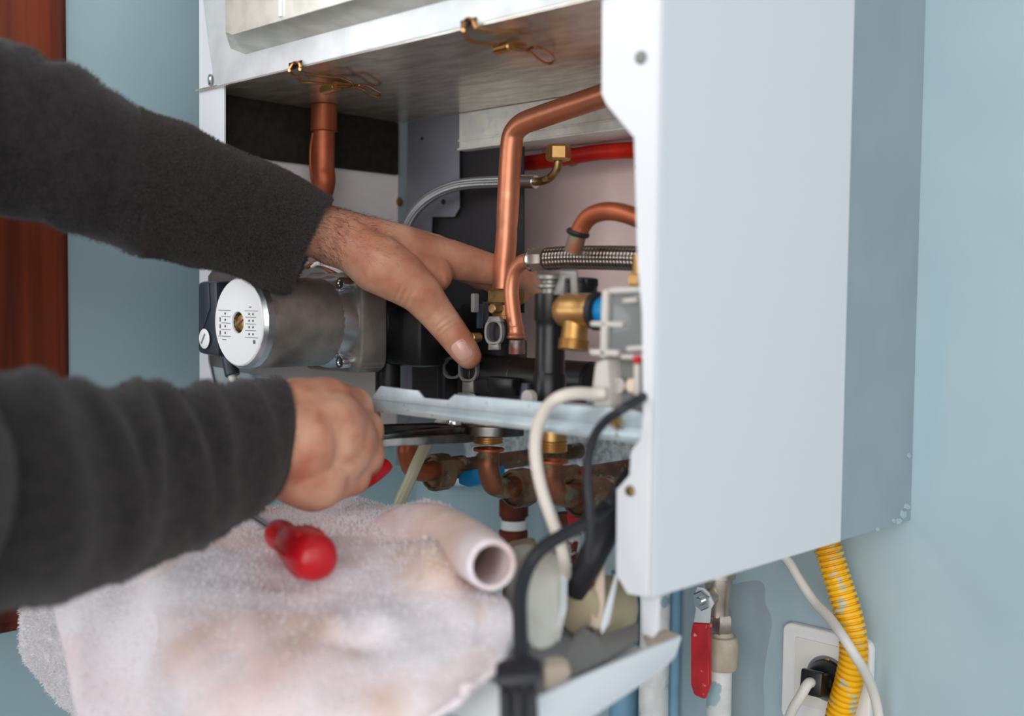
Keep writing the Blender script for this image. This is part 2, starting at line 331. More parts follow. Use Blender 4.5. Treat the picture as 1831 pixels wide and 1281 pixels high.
# right jacket: outer sheet and front return flange, cut as in the photo
g = G(); prism(g, [(BX, BF, BZ), (BX, BB, BZ), (BX, BB, BT), (BX, BF, BT)], -VX, .0015)
fl = QY([(x, y, BF) for x, y in ((1076, -900), (1076, 168), (1084, 186), (1134, 246), (1140, 470), (1148, 560), (1150, 745), (1146, 785), (1128, 808), (1126, 850), (1103, 876), (1102, 1028), (1122, 1062))])
edge = [np.array([BX - .0012, BF, BZ]), np.array([BX - .0012, BF, BT])]
fl[0][2] = BT
prism(g, fl + edge, VYv, .0015)
for i in range(7):    # the rolled corner between the two sheets
    pass
rp = obj('side_panel', g, MT['white'], boiler, label='tall plain white side panel with a cut-out front flange')
g = G(); R_ = .004
cv = []
for i in range(7):
    a = math.pi / 2 * i / 6; cv.append((BX - R_ + R_ * math.sin(a) + .0002, BF + R_ - R_ * math.cos(a) - .0002))
V = [(x, y, z) for z in (BZ, BT) for x, y in cv]; g.add(V, [(i, i + 1, 8 + i, 7 + i) for i in range(6)])
obj('rolled_edge', g, MT['white'], rp, smooth=180)
def screw(o, axis, r, m, parent, name='screw', h=.0025, slot='cross', ang=.6):
    g = G(); lathe(g, o, axis, [(r * .92, 0), (r, h * .3), (r * .85, h * .8), (r * .5, h), (0, h)], 20); s = obj(name, g, m, parent)
    x, y, z = frame(axis); k = [0, math.pi / 2] if slot == 'cross' else [0]
    g = G()
    for a in k:
        d = x * math.cos(a + ang) + y * math.sin(a + ang); e = np.cross(z, d)
        box(g, np.array(o) + z * (h + .00005), (r * 1.15, r * .22, .0004), 0, (d, e, z))
    return s, g
for x, y, r, m in ((1147, 103, 12, 'grey_pl'), (1128, 878, 10, 'brass_old')):
    p = PY(x, y, BF); screw(p, -VYv, rpx(r, p), MT[m], rp)
# grey rear frame between jacket and wall
g = G(); prism(g, [(BX - .001, BB, BZ), (BX - .001, -.0005, BZ), (BX - .001, -.0005, BT), (BX - .001, BB, BT)], -VX, .0015)
rf_ = obj('rear_frame', g, MT['grey_side'], boiler, smooth=0, label='flat grey rear frame reaching to the wall')
g = G(); prism(g, [(0.001, BB, BZ), (0.001, -.0005, BZ), (0.001, -.0005, BT), (0.001, BB, BT)], VX, .0015); obj('left_rear_frame', g, MT['grey_side'], boiler, smooth=0)
g = G()   # specks of wall paint on its lower corner
for x, y, s in ((1614, 921, 1.0), (1621, 906, .9), (1606, 932, .8), (1598, 932, .45), (1624, 815, .6), (1568, 946, .5)):
    p = PX(x, y, BX - .0009); k = 7 * s; pts = []
    for i in range(9):
        a = 2 * math.pi * i / 9; q = PX(x + math.cos(a) * k * random.uniform(.6, 1.3), y + math.sin(a) * k * random.uniform(.7, 1.5), BX - .0009); q[1] = min(q[1], -.001); pts.append(q)
    prism(g, pts, VX, .0006)
obj('paint_fleck', g, MT['wall'], rf_, kind='stuff', smooth=0)
# left panel: front flange with its notch, inner face
g = G()
FLp = [(355, -900), (401, -900), (401, 455), (392, 468), (372, 494), (372, 645), (381, 690), (381, 760), (357, 760)]
fp = QY([(x, y, BF) for x, y in FLp]); fp[0][2] = fp[1][2] = BT
prism(g, fp, VYv, .0015); obj('left_flange', g, MT['white'], boiler, smooth=30)
g = G(); zlow = PX(390, 720, .004)[2] if False else 1.19
prism(g, [(.0015, BF + .0015, zlow), (.0015, BB, zlow), (.0015, BB, BT), (.0015, BF + .0015, BT)], VX, .0025); lin_p = obj('left_panel', g, MT['inner_white'], boiler, smooth=0, label='dusty white inner face of the left panel')
za = PX(461, 283, .009)[2]; zb2 = PX(712, 313, .009)[2]
g = G(); prism(g, [(.004, -.33, za), (.004, PX(712, 290, .009)[1], zb2), (.004, PX(712, 290, .009)[1], 1.5025), (.004, -.33, 1.5025)], VX, .006, .001); obj('insulation_pad', g, MT['foam'], boiler, label='dark brown foam pad under the chamber')
# back sheets
g = G(); zt = 1.5025
prism(g, [PY(728, 300, BB) * [1, 1, 0] + [0, 0, 1.19], PY(728, 300, BB) * [1, 1, 0] + [0, 0, zt], PY(820, 200, BB), PY(821, 345, BB), PY(821, 372, BB), PY(812, 388, BB), PY(772, 388, BB), PY(770, 430, BB), PY(770, 640, BB)], VYv, .0015, .0004)
bp_ = obj('back_panel', g, MT['inner_grey'], boiler, smooth=30, label='grey rear sheet beside the opening')
for x, y, r, m in ((714, 361, 8, 'brass_old'), (755, 248, 3, 'black'), (793, 361, 5, 'black')):
    p = PY(x, y, BB - .0005) if x > 725 else PX(x, y, .0042)
    screw(p, -VYv if x > 725 else VX, rpx(r, p), MT[m], bp_, h=.0012)
g = G(); yI = -.03   # sheet behind the opening, pink of copper reflections put into its colour
prism(g, [(.0, yI, 1.2), (.5, yI, 1.2), (.5, yI, BT), (.0, yI, BT)], VYv, .0015); obj('inner_back', g, MT['pink'], boiler, smooth=0, label='pale sheet with a painted pink reflection tint at the back of the opening')
g = G(); prism(g, [PY(805, 270, BB + .006), PY(936, 262, BB + .006), PY(936, 560, BB + .006), PY(760, 560, BB + .006), PY(760, 380, BB + .006), PY(805, 380, BB + .006)], VYv, .0015); obj('shade_plate', g, MT['dark_in'], boiler, smooth=0)  # added dark sheet, stands in for shade at the opening's left
# combustion chamber: underside, lip, cover with its pressed panel, rear ledge
CZ = 1.5028; CF = BF - .006
xl = PY(386, 158, CF)[0]
g = G(); prism(g, [(.004, CF + .002, CZ), (.46, CF + .002, CZ), (.46, BB, CZ), (.004, BB, CZ)], VZ, .0015)
prism(g, [(xl + .004, CF + .001, CZ - .0012), (.46, CF + .001, CZ - .0012), (.46, CF + .022, CZ - .0012), (xl + .018, CF + .022, CZ - .0012)], VZ, .001)
ch = obj('chamber_underside', g, MT['zinc_under'], boiler, smooth=0, label='mottled galvanised underside of the combustion chamber')
g = G(); lo = [PY(386, 157, CF), PY(400, 160.5, CF)]
zl = CZ - .0005
fr = [PY(360, -60, CF), PY(362, 0, CF), PY(374, 95, CF), PY(383, 151, CF), PY(389, 158, CF)]
fr[-1][2] = zl
fr = [np.array([fr[0][0], CF, BT])] + fr + [np.array([.46, CF, zl]), np.array([.46, CF, BT])]
prism(g, fr, VYv, .002, .0012); lip = obj('chamber_front', g, MT['zinc_white'], boiler, smooth=30, label='pale galvanised front sheet of the chamber')
g = G(); CP = CF - .03
b_ = [PY(411, 60, CF), PY(412, 87, CF), PY(439, 97, CF)]
f_ = [PY(402, 40, CP), PY(403, 57, CP), PY(416, 62, CP)]
b0 = [np.array([b_[0][0], CF, BT]), b_[1], b_[2], np.array([.455, CF, b_[2][2]]), np.array([.455, CF, BT])]
f0 = [np.array([f_[0][0] + .002, CP, BT]), f_[1], f_[2], np.array([.445, CP, f_[2][2]]), np.array([.445, CP, BT])]
n5 = 5; V = b0 + f0; g.add(V, [(i, (i + 1) % n5, n5 + (i + 1) % n5, n5 + i) for i in range(4)] + [tuple(range(5, 10))])
obj('pressed_cover', g, MT['zinc_cover'], boiler, smooth=20, label='raised pressed cover with chamfered lower border')
g = G(); p0 = PY(503, 30, CP); tube(g, [p0 + VZ * .0, p0 + VZ * .3], .0022, 10); obj('pressed_rib', g, MT['zinc_white'], boiler)
g = G(); L0 = PY(821, 195, BB - .003); L1 = PY(821, 266, BB - .003)
prism(g, [(L0[0], BB - .003, CZ - .0005), (.47, BB - .003, CZ - .0005), (.47, BB - .003, L1[2]), (L1[0], BB - .003, L1[2])], VYv, .002, .0003)
prism(g, [(L1[0], BB - .006, L1[2]), (.47, BB - .006, L1[2]), (.47, BB + .045, L1[2]), (L1[0], BB + .045, L1[2])], -VZ, .002, .0006)
tube(g, [(L0[0] + .001, BB - .004, L1[2] + .0075), (.47, BB - .004, L1[2] + .0075)], .0012, 8)
obj('rear_ledge', g, MT['zinc'], boiler, smooth=30, label='folded zinc ledge hanging from the chamber')
p = PX(377, 143, .0) ; p = PY(377, 143, BF - .001)
screw(p, nrm(-VYv - VX * .4), rpx(11, p), MT['steel'], boiler)
# low rail with notched upper edge
g = G(); RY = BF + .004; zb_ = 1.2475
tp = [(1147, 738), (1125, 733), (812, 706), (801, 716), (757, 712), (747, 699), (680, 690.5), (664, 712), (560, 704)]
up_ = QY([(x, y, RY) for x, y in tp]); up_[-1] = np.array([.012, RY, 1.262])
prism(g, [(.012, RY, zb_), (.4955, RY, zb_)] + up_, VYv, .0018, .0004)
ra = obj('notched_rail', g, MT['zinc_dirty'], boiler, smooth=30, label='galvanised rail with notched upper edge above the fittings')
g = G(); seg = 8; cv = []
for i in range(seg + 1):
    a = math.radians(100) * i / seg; cv.append((RY - .003 * math.sin(a) - .0002 + (i / seg) * .0, zb_ - .0065 * (i / seg) ** .9))
V = [(x, y, z) for x in (.012, .4955) for y, z in cv]; k = seg + 1
g.add(V, [(i, i + 1, k + i + 1, k + i) for i in range(seg)])
prism(g, [(.012, cv[-1][0], cv[-1][1]), (.4955, cv[-1][0], cv[-1][1]), (.4955, RY + .03, cv[-1][1]), (.012, RY + .03, cv[-1][1])], -VZ, .0015)
obj('rolled_lip', g, MT['zinc_dirty'], ra, smooth=60)
p = PY(1103, 755, RY - .0012); screw(p, -VYv, rpx(13, p), MT['brass_old'], ra)
# spangled lower back plate
g = G(); yP = -.02
prism(g, [PY(780, 742, yP), PY(780, 868, yP), PY(1090, 868, yP), PY(1140, 838, yP), PY(1180, 838, yP), PY(1180, 742, yP)], VYv, .0015); obj('lower_back_plate', g, MT['spangle'], boiler, smooth=0, label='spangled zinc plate low on the back')
# toggle clips under the chamber
def clip(hx, hy, pts_a, pts_b, barrel, loop, hook, nm_label):
    """pixel outlines on the chamber front (hook) and on planes just under the chamber"""
    pz = CZ - .006
    def U(x, y, dz=.0): r = ray(x, y); return CAM + r * ((pz - dz - CAM[2]) / r[2])
    g = G(); q = QY([(x, y, CF - .0008) for x, y in hook]); prism(g, q, VYv, .0006); c = obj('spring_clip', g, MT['black'], boiler, label=nm_label)
    g = G(); w = .0011
    tube(g, [U(*a) for a in pts_a], w, 8); tube(g, [U(*a) for a in pts_b], w, 8)
    o = QY([(x, y, CF - .003) for x, y in ((pts_a[0][0], pts_a[0][1]), (hx - 6, hy - 6), (hx, hy - 10), (hx + 8, hy - 6), (pts_b[0][0], pts_b[0][1]))]); tube(g, o, w * 1.25, 8)
    obj('wire_bail', g, MT['gold_wire'], c)
    a, b = U(*barrel[0]), U(*barrel[1]); g = G(); cyl(g, a, b, rpx(barrel[2] * 1.25, a), 16); obj('barrel', g, MT['gold'], c)
    g = G(); m_ = (a + b) / 2; box(g, m_ + VZ * .0035 + VYv * .008, (.016, .014, .0022), .0006); obj('hinge_plate', g, MT['gold'], c)
    g = G(); tube(g, [U(*a) for a in loop], w, 8); obj('lever_loop', g, MT['gold_wire'], c)
clip(529, 122, [(517, 126), (524, 134), (534, 138), (540, 146), (560, 148), (590, 151)], [(536, 124), (545, 131), (560, 134), (590, 137), (612, 140), (628, 148), (634, 155)], [(579, 161), (602, 154), 7.5], [(603, 154), (630, 154), (652, 152), (672, 162), (680, 168), (675, 172), (662, 170), (648, 160), (632, 156), (603, 157)], [(516, 113), (539, 107.5), (539, 120), (517, 126)], 'brassy toggle clip with its wire hook at the chamber edge, nearer the left flange')
clip(838, 44, [(828, 54), (836, 66), (842, 74), (858, 77), (890, 80)], [(850, 48), (860, 52), (880, 55), (925, 57), (945, 62), (952, 74)], [(887, 89), (914, 82), 7.5], [(915, 83), (940, 88), (958, 84), (975, 90), (990, 103), (988, 112), (976, 113), (960, 104), (945, 92), (915, 87)], [(823, 37), (852, 30), (850, 44), (824, 52)], 'brassy toggle clip with its wire hook at the chamber edge, next to the white flange')
# ---------------------------------------------------------------- circulation pump
PF = PY(432, 577, -.372); PXc, PZc = PF[0], PF[2]; PR = rpx(84, PF)
pump = thing('circulation_pump', PF, 'round grey pump motor with white speed plate and brass centre screw', 'pump')
def AX(s, dx=0, dz=0): return np.array([PXc + dx, -.372 + s, PZc + dz])
g = G(); lathe(g, AX(.006), VYv, [(PR * .9, 0), (PR * .985, .001), (PR * .985, .084), (PR * .9, .088), (PR * .9, .1)], poly=36); obj('motor_housing', g, MT['alu'], pump, smooth=12)
g = G(); lathe(g, AX(-.002), VYv, [(PR * .9, .008), (PR * .93, 0), (PR * 1.0, .003), (PR * 1.0, .009), (PR * .95, .010)], poly=20, caps=False); obj('end_ring', g, MT['alu_light'], pump, smooth=25)
g = G(); lathe(g, AX(-.0035), VYv, [(.0088, .004), (.0088, 0), (PR * .9, 0), (PR * .93, .001), (PR * .93, .003)], 48, caps=False); fpz = obj('speed_plate', g, MT['label_white'], pump, label='white round speed plate with a printed table')
g = G()   # the printed table: rules, bars and tiny grey entries
for z, a, b in ((.0095, -.029, -.0105), (.0045, -.024, -.011), (-.0008, -.024, -.011), (-.006, -.024, -.0105), (-.0115, -.029, -.0105), (.0095, .0105, .029), (.0045, .011, .026), (-.0008, .0115, .026), (-.006, .011, .026), (-.0115, .0105, .029)):
    box(g, AX(-.0036, (a + b) / 2, z), (b - a, .0002, .0004), 0)
for z in (.002, -.0035, -.0088): box(g, AX(-.0036, -.0262, z), (.0014, .0002, .0034), 0)
for z in (.007, .0018, -.0033, -.0088):
    for x in (-.0185, .0165, .022): box(g, AX(-.0036, x, z), (.0018, .0002, .0016), 0)
for k in range(3):
    box(g, AX(-.0036, .0225 + .0012 * k, -.0148), (.0007, .0002, .003), 0)
box(g, AX(-.0036, -.02, -.0142), (.006, .0002, .0006), 0); box(g, AX(-.0036, .018, .0125), (.003, .0002, .0008), 0)
obj('printed_table', g, MT['label_ink'], fpz, smooth=0, kind='stuff')
g = G(); lathe(g, AX(.0002), VYv, [(.0078, -.0025), (.0088, -.0025), (.0088, .006), (.0075, .006), (.0075, -.0018)], 32, caps=False); obj('screw_collar', g, MT['steel'], pump)
s, g2 = screw(AX(.003), -VYv, .0072, MT['brass'], pump, 'brass_screw', .004, 'one', .55); s['label'] = 'brass slotted bleed screw'
obj('slot', g2, MT['label_ink'], s, smooth=0)
# square flange with its four socket bolts
g = G(); pl = []
for a0 in range(4):
    for k in range(7):
        a = math.pi / 2 * a0 + math.pi / 2 * k / 6; cx = .030 * (1 if a0 in (0, 3) else -1); cz = .030 * (1 if a0 in (0, 1) else -1)
        pl.append(AX(.088, cx + .0125 * math.cos(a), cz + .0125 * math.sin(a)))
prism(g, pl, VYv, .028, .003); obj('motor_flange', g, MT['alu'], pump, smooth=40)
g = G(); lathe(g, AX(.074), VYv, [(PR * .98, 0), (PR * 1.05, .012), (PR * 1.05, .016)], 40); obj('flange_fillet', g, MT['alu_light'], pump)
for dx, dz in ((.027, .033), (.027, -.033), (-.03, .033), (-.03, -.033)):
    g = G(); lathe(g, AX(.077, dx, dz), VYv, [(.0024, .001), (.003, 0), (.0048, 0), (.0052, .0008), (.0052, .011)], 18); b = obj('flange_bolt', g, MT['steel'], pump)
    g = G(); lathe(g, AX(.0795, dx, dz), VYv, [(.0026, 0), (.0026, .003)], poly=6); obj('hex_socket', g, MT['steel_dark'], b)
# connector box on its left with a white slotted screw and a cable gland
bx = PY(375, 570, -.362)
g = G(); A4 = QY([(352, 504, -.366), (386, 502, -.366), (390, 640, -.366), (352, 632, -.366)]); prism(g, A4, VYv, .034, .004); cb = obj('terminal_box', g, MT['charcoal'], pump, label='charcoal terminal box beside the plate')
g = G(); prism(g, QY([(356, 508, -.3672), (373, 507, -.3672), (375, 552, -.3672), (362, 590, -.3672), (357, 596, -.3672)]), VYv, .003, .0008); obj('lid_panel', g, MT['charcoal'], cb)
p = PY(366, 606, -.3675); s, g2 = screw(p, -VYv, rpx(18, p), MT['label_white'], cb, 'cap_screw', .0015, 'one', .95); obj('slot', g2, MT['grey_pl'], s, smooth=0)
g = G(); cyl(g, PY(409, 640, -.36), PY(416, 672, -.36), .0062, 18); obj('cable_gland', g, MT['charcoal'], cb)
g = G(); tube(g, [PY(412, 666, -.36), PY(420, 684, -.36), PY(440, 705, -.35), PY(470, 715, -.33), PY(500, 720, -.3)], .0034, 12); obj('pump_cable', g, MT['cable'], pump)
g = G(); lathe(g, AX(.116), VYv, [(.036, 0), (.04, .003), (.04, .03), (.03, .036)], 32); cyl(g, AX(.135, .02, 0), AX(.135, .02, -.075), .011); cyl(g, AX(.14, -.01, .03), AX(.14, -.01, .055), .014)
cyl(g, AX(.15, .01, .0), AX(.15, .075, -.003), .017); box(g, AX(.14, .05, -.012), (.05, .03, .05), .005)
obj('volute', g, MT['black'], pump, label='black plastic volute behind the motor')
for i, (dx, dz) in enumerate(((.0, .0), (.006, .0035), (-.006, .005))):   # small wires above the motor
    g = G(); p0 = PY(555 + i * 9, 486 - i * 2, -.29); tube(g, [p0 + np.array([-.012, 0, .003]), p0 + np.array([0, 0, .007 - i * .001]), p0 + np.array([.015, .01, -.002]), p0 + np.array([.03, .03, -.02])], .0019, 8)
    obj('motor_wire', g, MT[['grey_pl', 'copper_dark', 'plate'][i]], pump)

# ---------------------------------------------------------------- hydraulic block of black plastic
hb = thing('hydraulic_block', PY(950, 700, -.25), 'black plastic hydraulic block with upright cylinder and grey spring clips', 'manifold')
g = G(); YB = -.265
a = PY(842, 668, -.2); b = PY(1062, 668, -.2); cyl(g, a, np.array([b[0], a[1], a[2]]), rpx(34, a), 28, .002)
for x in (860, 925, 1015): p = PY(x, 668, -.2); p[2] = a[2]; cyl(g, p - VX * .004, p + VX * .004, rpx(37, p), 28)
box(g, PY(905, 700, -.2), (.085, .035, .022), .003); box(g, PY(880, 655, -.175), (.06, .03, .05), .004); box(g, PY(870, 590, -.17), (.05, .02, .045), .003)
box(g, PY(810, 660, -.19), (.012, .03, .055), .003); prism(g, QY([(735, 552, -.15), (880, 552, -.15), (880, 722, -.15), (735, 722, -.15)]), VYv, .02, .002); box(g, PY(900, 690, -.222), (.03, .01, .014), .002)
obj('block_body', g, MT['black'], hb)
g = G(); c0 = PY(985, 524, -.275); c1 = PY(985, 712, -.275); c1[0], c1[1] = c0[0], c0[1]; r0 = rpx(27, c0); H = c0 - c1
def CV(t): return c1 + H * t
lathe(g, c1, VZ, [(r0 * 1.12, 0), (r0 * 1.12, .0165), (r0 * 1.02, .018), (r0 * 1.0, .0185), (r0 * .98, .05), (r0, .054), (r0 * 1.1, .056), (r0 * 1.1, .074), (r0 * .8, .0745)], 32)
obj('upright_cylinder', g, MT['black'], hb, label='tall black cylinder')
g = G(); lathe(g, PY(984, 522, -.275), VZ, [(r0 * .62, -.006), (r0 * .62, .002), (r0 * .95, .003), (r0 * .95, .005), (r0 * .6, .006), (r0 * .6, .008), (r0 * .98, .009), (r0 * .98, .0115), (r0 * .7, .0125)], 28); obj('top_port', g, MT['clip'], hb)
g = G(); q = PY(1040, 508, -.262); lathe(g, PY(1034, 524, -.262), VZ, [(.0135, 0), (.0135, .007), (.0125, .008), (.0125, .0105), (.006, .011)], 28); box(g, PY(1055, 506, -.262), (.006, .012, .006), .001); obj('black_cap', g, MT['black'], hb)
# A-shaped clip plate above the cylinder
g = G(); yA = -.292; o_ = QY([(989, 527, yA), (1002, 488, yA), (1030, 488, yA), (1033, 528, yA), (1020, 528, yA), (1019, 498, yA), (1010, 498, yA), (1008, 528, yA)]); prism(g, o_, VYv, .0015, .0003)
prism(g, QY([(1002, 488, yA), (1030, 488, yA), (1032, 484, yA + .006), (1003, 484, yA + .006)]), VZ, .0012); obj('spring_clip', g, MT['clip'], hb)
def oval_clip(cx, cy, w, h, Y, stem=0, tilt=0):
    g = G(); V = []; n = 28
    for k, (sc) in enumerate((1., .78)):
        for i in range(n):
            a = 2 * math.pi * i / n; x = math.copysign(abs(math.cos(a)) ** .8, math.cos(a)) * w * sc; y = math.copysign(abs(math.sin(a)) ** .8, math.sin(a)) * h * sc
            V.append(PY(cx + x, cy + y, Y + tilt * x))
    V2 = [p + VYv * .003 for p in V]
    Fc = []
    for i in range(n):
        j = (i + 1) % n; Fc += [(i, j, n + j, n + i), (2 * n + j, 2 * n + i, 3 * n + i, 3 * n + j), (i, 2 * n + i, 2 * n + j, j), (n + j, 3 * n + j, 3 * n + i, n + i)]
    g.add(V + V2, Fc); s = stem
    if s:
        prism(g, QY([(cx - w * .55, cy + h * .9, Y), (cx + w * .55, cy + h * .9, Y), (cx + w * .6, cy + h + s, Y), (cx - w * .6, cy + h + s, Y)]), VYv, .003, .0004)
    return g
obj('spring_clip', oval_clip(882, 594, 16, 23, -.245, 9), MT['clip'], hb, 30)
g = G(); prism(g, QY([(874, 566, -.246), (892, 566, -.246), (896, 576, -.246), (870, 576, -.246)]), VYv, .004, .0004); obj('clip_tab', g, MT['clip'], hb)
obj('spring_clip', oval_clip(836, 660, 17, 24, -.219, 26), MT['clip'], hb, 30)
obj('spring_clip', oval_clip(808, 658, 17, 20, -.205), MT['clip'], hb, 30)
g = G(); prism(g, QY([(818, 702, -.222), (838, 702, -.222), (848, 705, -.222), (853, 716, -.222), (818, 716, -.222)]), VYv, .002, .0004); obj('clip_foot', g, MT['clip'], hb)
g = G(); p = PY(882, 594, -.238); cyl(g, p, p + VYv * .012, .0105); obj('side_port', g, MT['black_soft'], hb)
for x, y, w, h, Y in ((849, 542, 8, 34, -.225), (858, 566, 6, 44, -.215), (868, 560, 5, 40, -.205)):
    g = G(); p = PY(x, y, Y); box(g, p, (rpx(w, p) * 1.2, .006, rpx(h, p)), .001); obj('rib', g, MT['grey_pl'] if x < 855 else MT['charcoal'], hb)
for x, y in ((885, 552), (848, 604)):
    g = G(); p = PY(x, y, -.225); cyl(g, p - VYv * .004, p + VYv * .006, rpx(9, p)); obj('brass_plug', g, MT['brass_old'], hb)
g = G(); lathe(g, PY(941, 716, -.285), VZ, [(.006, 0), (.0045, .004), (.0035, .012)], 14); obj('drain_spout', g, MT['charcoal'], hb)
g = G(); p = PY(941, 712, -.3); cyl(g, p, p + VYv * .006, rpx(14, p), 20); obj('grey_cap', g, MT['milky'], hb)
for dx in (0, .005, .01):
    g = G(); p = PY(1036, 666, -.2) + VX * dx; p[2] = a[2]; lathe(g, p, VX, [(.011, 0), (.0145, .0006), (.0145, .0026), (.011, .0032)], 28); obj('seal_ring', g, MT['black_soft'], hb)

# ---------------------------------------------------------------- copper pipes, hoses
def simple(name, g, m, label, cat, loc=None, smooth=40, group=None):
    o = obj(name, g, m, None, smooth); return tag(o, label, cat, group)
YM = -.178
mp_ = thing('copper_pipe', PY(900, 520, YM), 'thick copper pipe rising from a brass nut and bending behind the white flange', 'pipe')
g = G(); pt = [(1215, 120), (1150, 146), (1085, 169), (1010, 194), (958, 212), (934, 222), (919, 238), (914, 262), (911, 310), (908, 370), (905, 430), (901, 480), (899, 526)]
tube(g, QY([(x, y, YM) for x, y in pt]), [.0095] * 5 + [.0094, .0093, .0095] + [.0095] * 2 + [.0092, .0093, .0094], 24, n=120, rf=lambda s, L: -.0004 * math.exp(-((s - .255) / .006) ** 2) + .0002 * math.exp(-((s - .28) / .004) ** 2)); obj('pipe', g, MT['copper'], mp_, smooth=180)
nz_ = PY(905, 545, YM); g = G(); hexnut(g, nz_, VZ, .0178, .0135, up=FWD); obj('brass_nut', g, MT['brass_old'], mp_, smooth=25, label='tarnished brass nut')
g = G(); thread(g, nz_ - VZ * .014, VZ, .0125, .014); obj('threaded_neck', g, MT['brass'], mp_)
YS = -.226
sp = thing('copper_elbow', PY(923, 634, YS), 'slim copper elbow pipe with collar and grey tinned end, before the thick pipe', 'pipe')
g = G(); tube(g, QY([(x, y, YS) for x, y in ((958, 464), (946, 466), (933, 470), (922, 482), (916, 500), (914, 525), (917, 555), (921, 585), (922, 606))]), rpx(13.8, PY(920, 520, YS)), 22, n=70); obj('pipe', g, MT['copper'], sp, smooth=180)
g = G(); p = PY(922, 605, YS); ring(g, p + VZ * .001, VZ, .0068, .0013); ring(g, p + VZ * .0035, VZ, .0062, .0013); lathe(g, p, VZ, [(.0062, 0), (.0068, .001), (.0068, .009), (.0062, .010)], 24); obj('collar', g, MT['copper'], sp)
g = G(); lathe(g, PY(924, 634, YS), VZ, [(.005, 0), (.0066, .0004), (.0063, .011), (.0058, .0115)], 24); obj('tinned_end', g, MT['solder'], sp, label='grey tinned pipe end')
sh = thing('braided_hose', PY(960, 463, YS), 'woven steel hose with crimped ferrule running behind the white flange', 'hose')
g = G(); p0, p1 = PY(950, 465, YS), PY(986, 463, YS); ax = nrm(p1 - p0); L = np.linalg.norm(p1 - p0)
lathe(g, p0, ax, [(.0068, 0), (.0085, -.0005), (.0094, .0008), (.0094, .002), (.0085, .003)], 28); obj('ferrule_lip', g, MT['steel'], sh)
g = G(); lathe(g, p0 + ax * .002, ax, [(.0072, 0), (.0086, .001), (.0094, .006), (.0094, .0115), (.0086, .014)], poly=8); obj('ferrule', g, MT['nickel'], sh, smooth=20)
g = G(); tube(g, [p1 - ax * .003] + QY([(1020, 461, YS), (1060, 461, YS), (1100, 461.5, YS), (1150, 463, YS), (1200, 466, YS)]), .0090, 28, n=60); obj('woven_sheath', g, MT['braid_steel'], sh, smooth=180)
YE = -.25
ce = thing('copper_stub', PY(1026, 450, YE), 'short curved copper pipe with black seal ring and green patinated open end', 'pipe')
g = G(); tube(g, QY([(x, y, YE) for x, y in ((1215, 430), (1165, 402), (1120, 383), (1085, 378), (1057, 386), (1042, 402), (1034, 420))]), rpx(16.5, PY(1060, 385, YE)), 22, n=60); obj('pipe', g, MT['copper_dark'], ce, smooth=180)
a_, b_e = PY(1034, 415, YE), PY(1024, 452, YE); ax = nrm(b_e - a_); g = G(); ring(g, a_ + ax * .0008, ax, .0066, .0021, 28, 10); obj('seal_ring', g, MT['black_soft'], ce)
g = G(); tube(g, [a_ + ax * .001, (a_ + b_e) / 2, b_e], [.0062, .0066, .0064], 22, n=12, hollow=.0014); obj('open_end', g, MT['verdigris'], ce, label='green patinated open pipe end')
YG = -.145
gh = thing('grey_braided_hose', PY(940, 326, YG), 'thin pale woven hose curving from the hand up to a brass elbow', 'hose')
g = G(); tube(g, QY([(x, y, YG) for x, y in ((708, 480), (716, 440), (728, 404), (745, 375), (775, 349), (812, 333), (850, 327), (900, 325), (938, 324.5))]), rpx(10, PY(800, 335, YG)), 20, n=90); obj('woven_sheath', g, MT['braid_grey'], gh, smooth=180)
g = G(); p0, p1 = PY(934, 324.5, YG), PY(958, 325, YG); cyl(g, p0, p1, .0061, 20); obj('crimp_sleeve', g, MT['steel'], gh)
g = G(); tube(g, [p0] + QY([(960, 325, YG), (975, 322, YG), (988, 314, YG), (996, 301, YG), (998, 286, YG)]), .0037, 16, n=40); obj('elbow_tube', g, MT['brass_old'], gh, smooth=180)
g = G(); p = PY(998, 288, YG); hexnut(g, p, VZ, .0108, .0135, up=RIGHT); obj('brass_nut', g, MT['brass'], gh, smooth=25)
g = G(); YR = -.075
tube(g, QY([(x, y, YR) for x, y in ((826, 262), (845, 280), (880, 291), (940, 292), (1000, 284), (1060, 274), (1110, 270), (1180, 268))]), rpx(14, PY(950, 290, YR)), 20, n=60)
rp_ = thing('red_hose', PY(940, 292, YR), 'red rubber pipe running below the zinc ledge', 'hose'); obj('hose', g, MT['red_pipe'], rp_, smooth=180)
g = G(); p = PY(1022, 281, YR); ring(g, p, VX, .0068, .002); ring(g, p + VX * .004, VX, .0066, .0015); obj('clamp', g, MT['copper_dark'], rp_)
YL = -.235
lp = thing('copper_riser', PY(578, 300, YL), 'dull copper riser with wide upper sleeve against the dark foam', 'pipe')
pL = PY(578, 250, YL)
g = G(); q = QY([(x, y, YL) for x, y in ((579, 190), (579, 250), (578, 300), (580, 325), (570, 360), (548, 400), (520, 440))]); q[0][2] = CZ - .0005; tube(g, q, rpx(20, pL), 22, n=60); obj('pipe', g, MT['copper_dark'], lp, smooth=180)
g = G(); p = PY(579, 236, YL); lathe(g, p, VZ, [(rpx(21, pL), 0), (rpx(24, pL), .0006), (rpx(23.5, pL), .002), (rpx(23.5, pL), CZ - p[2] - .0006)], 28); obj('sleeve', g, MT['copper_dark'], lp)
g = G(); tube(g, QY([(x, y, YL - .01) for x, y in ((559, 238), (555, 270), (556, 310), (562, 350), (560, 400))]), .0012, 8); simple('capillary_tube', g, MT['copper_dark'], 'hair-thin copper capillary beside the dull copper riser', 'tube')

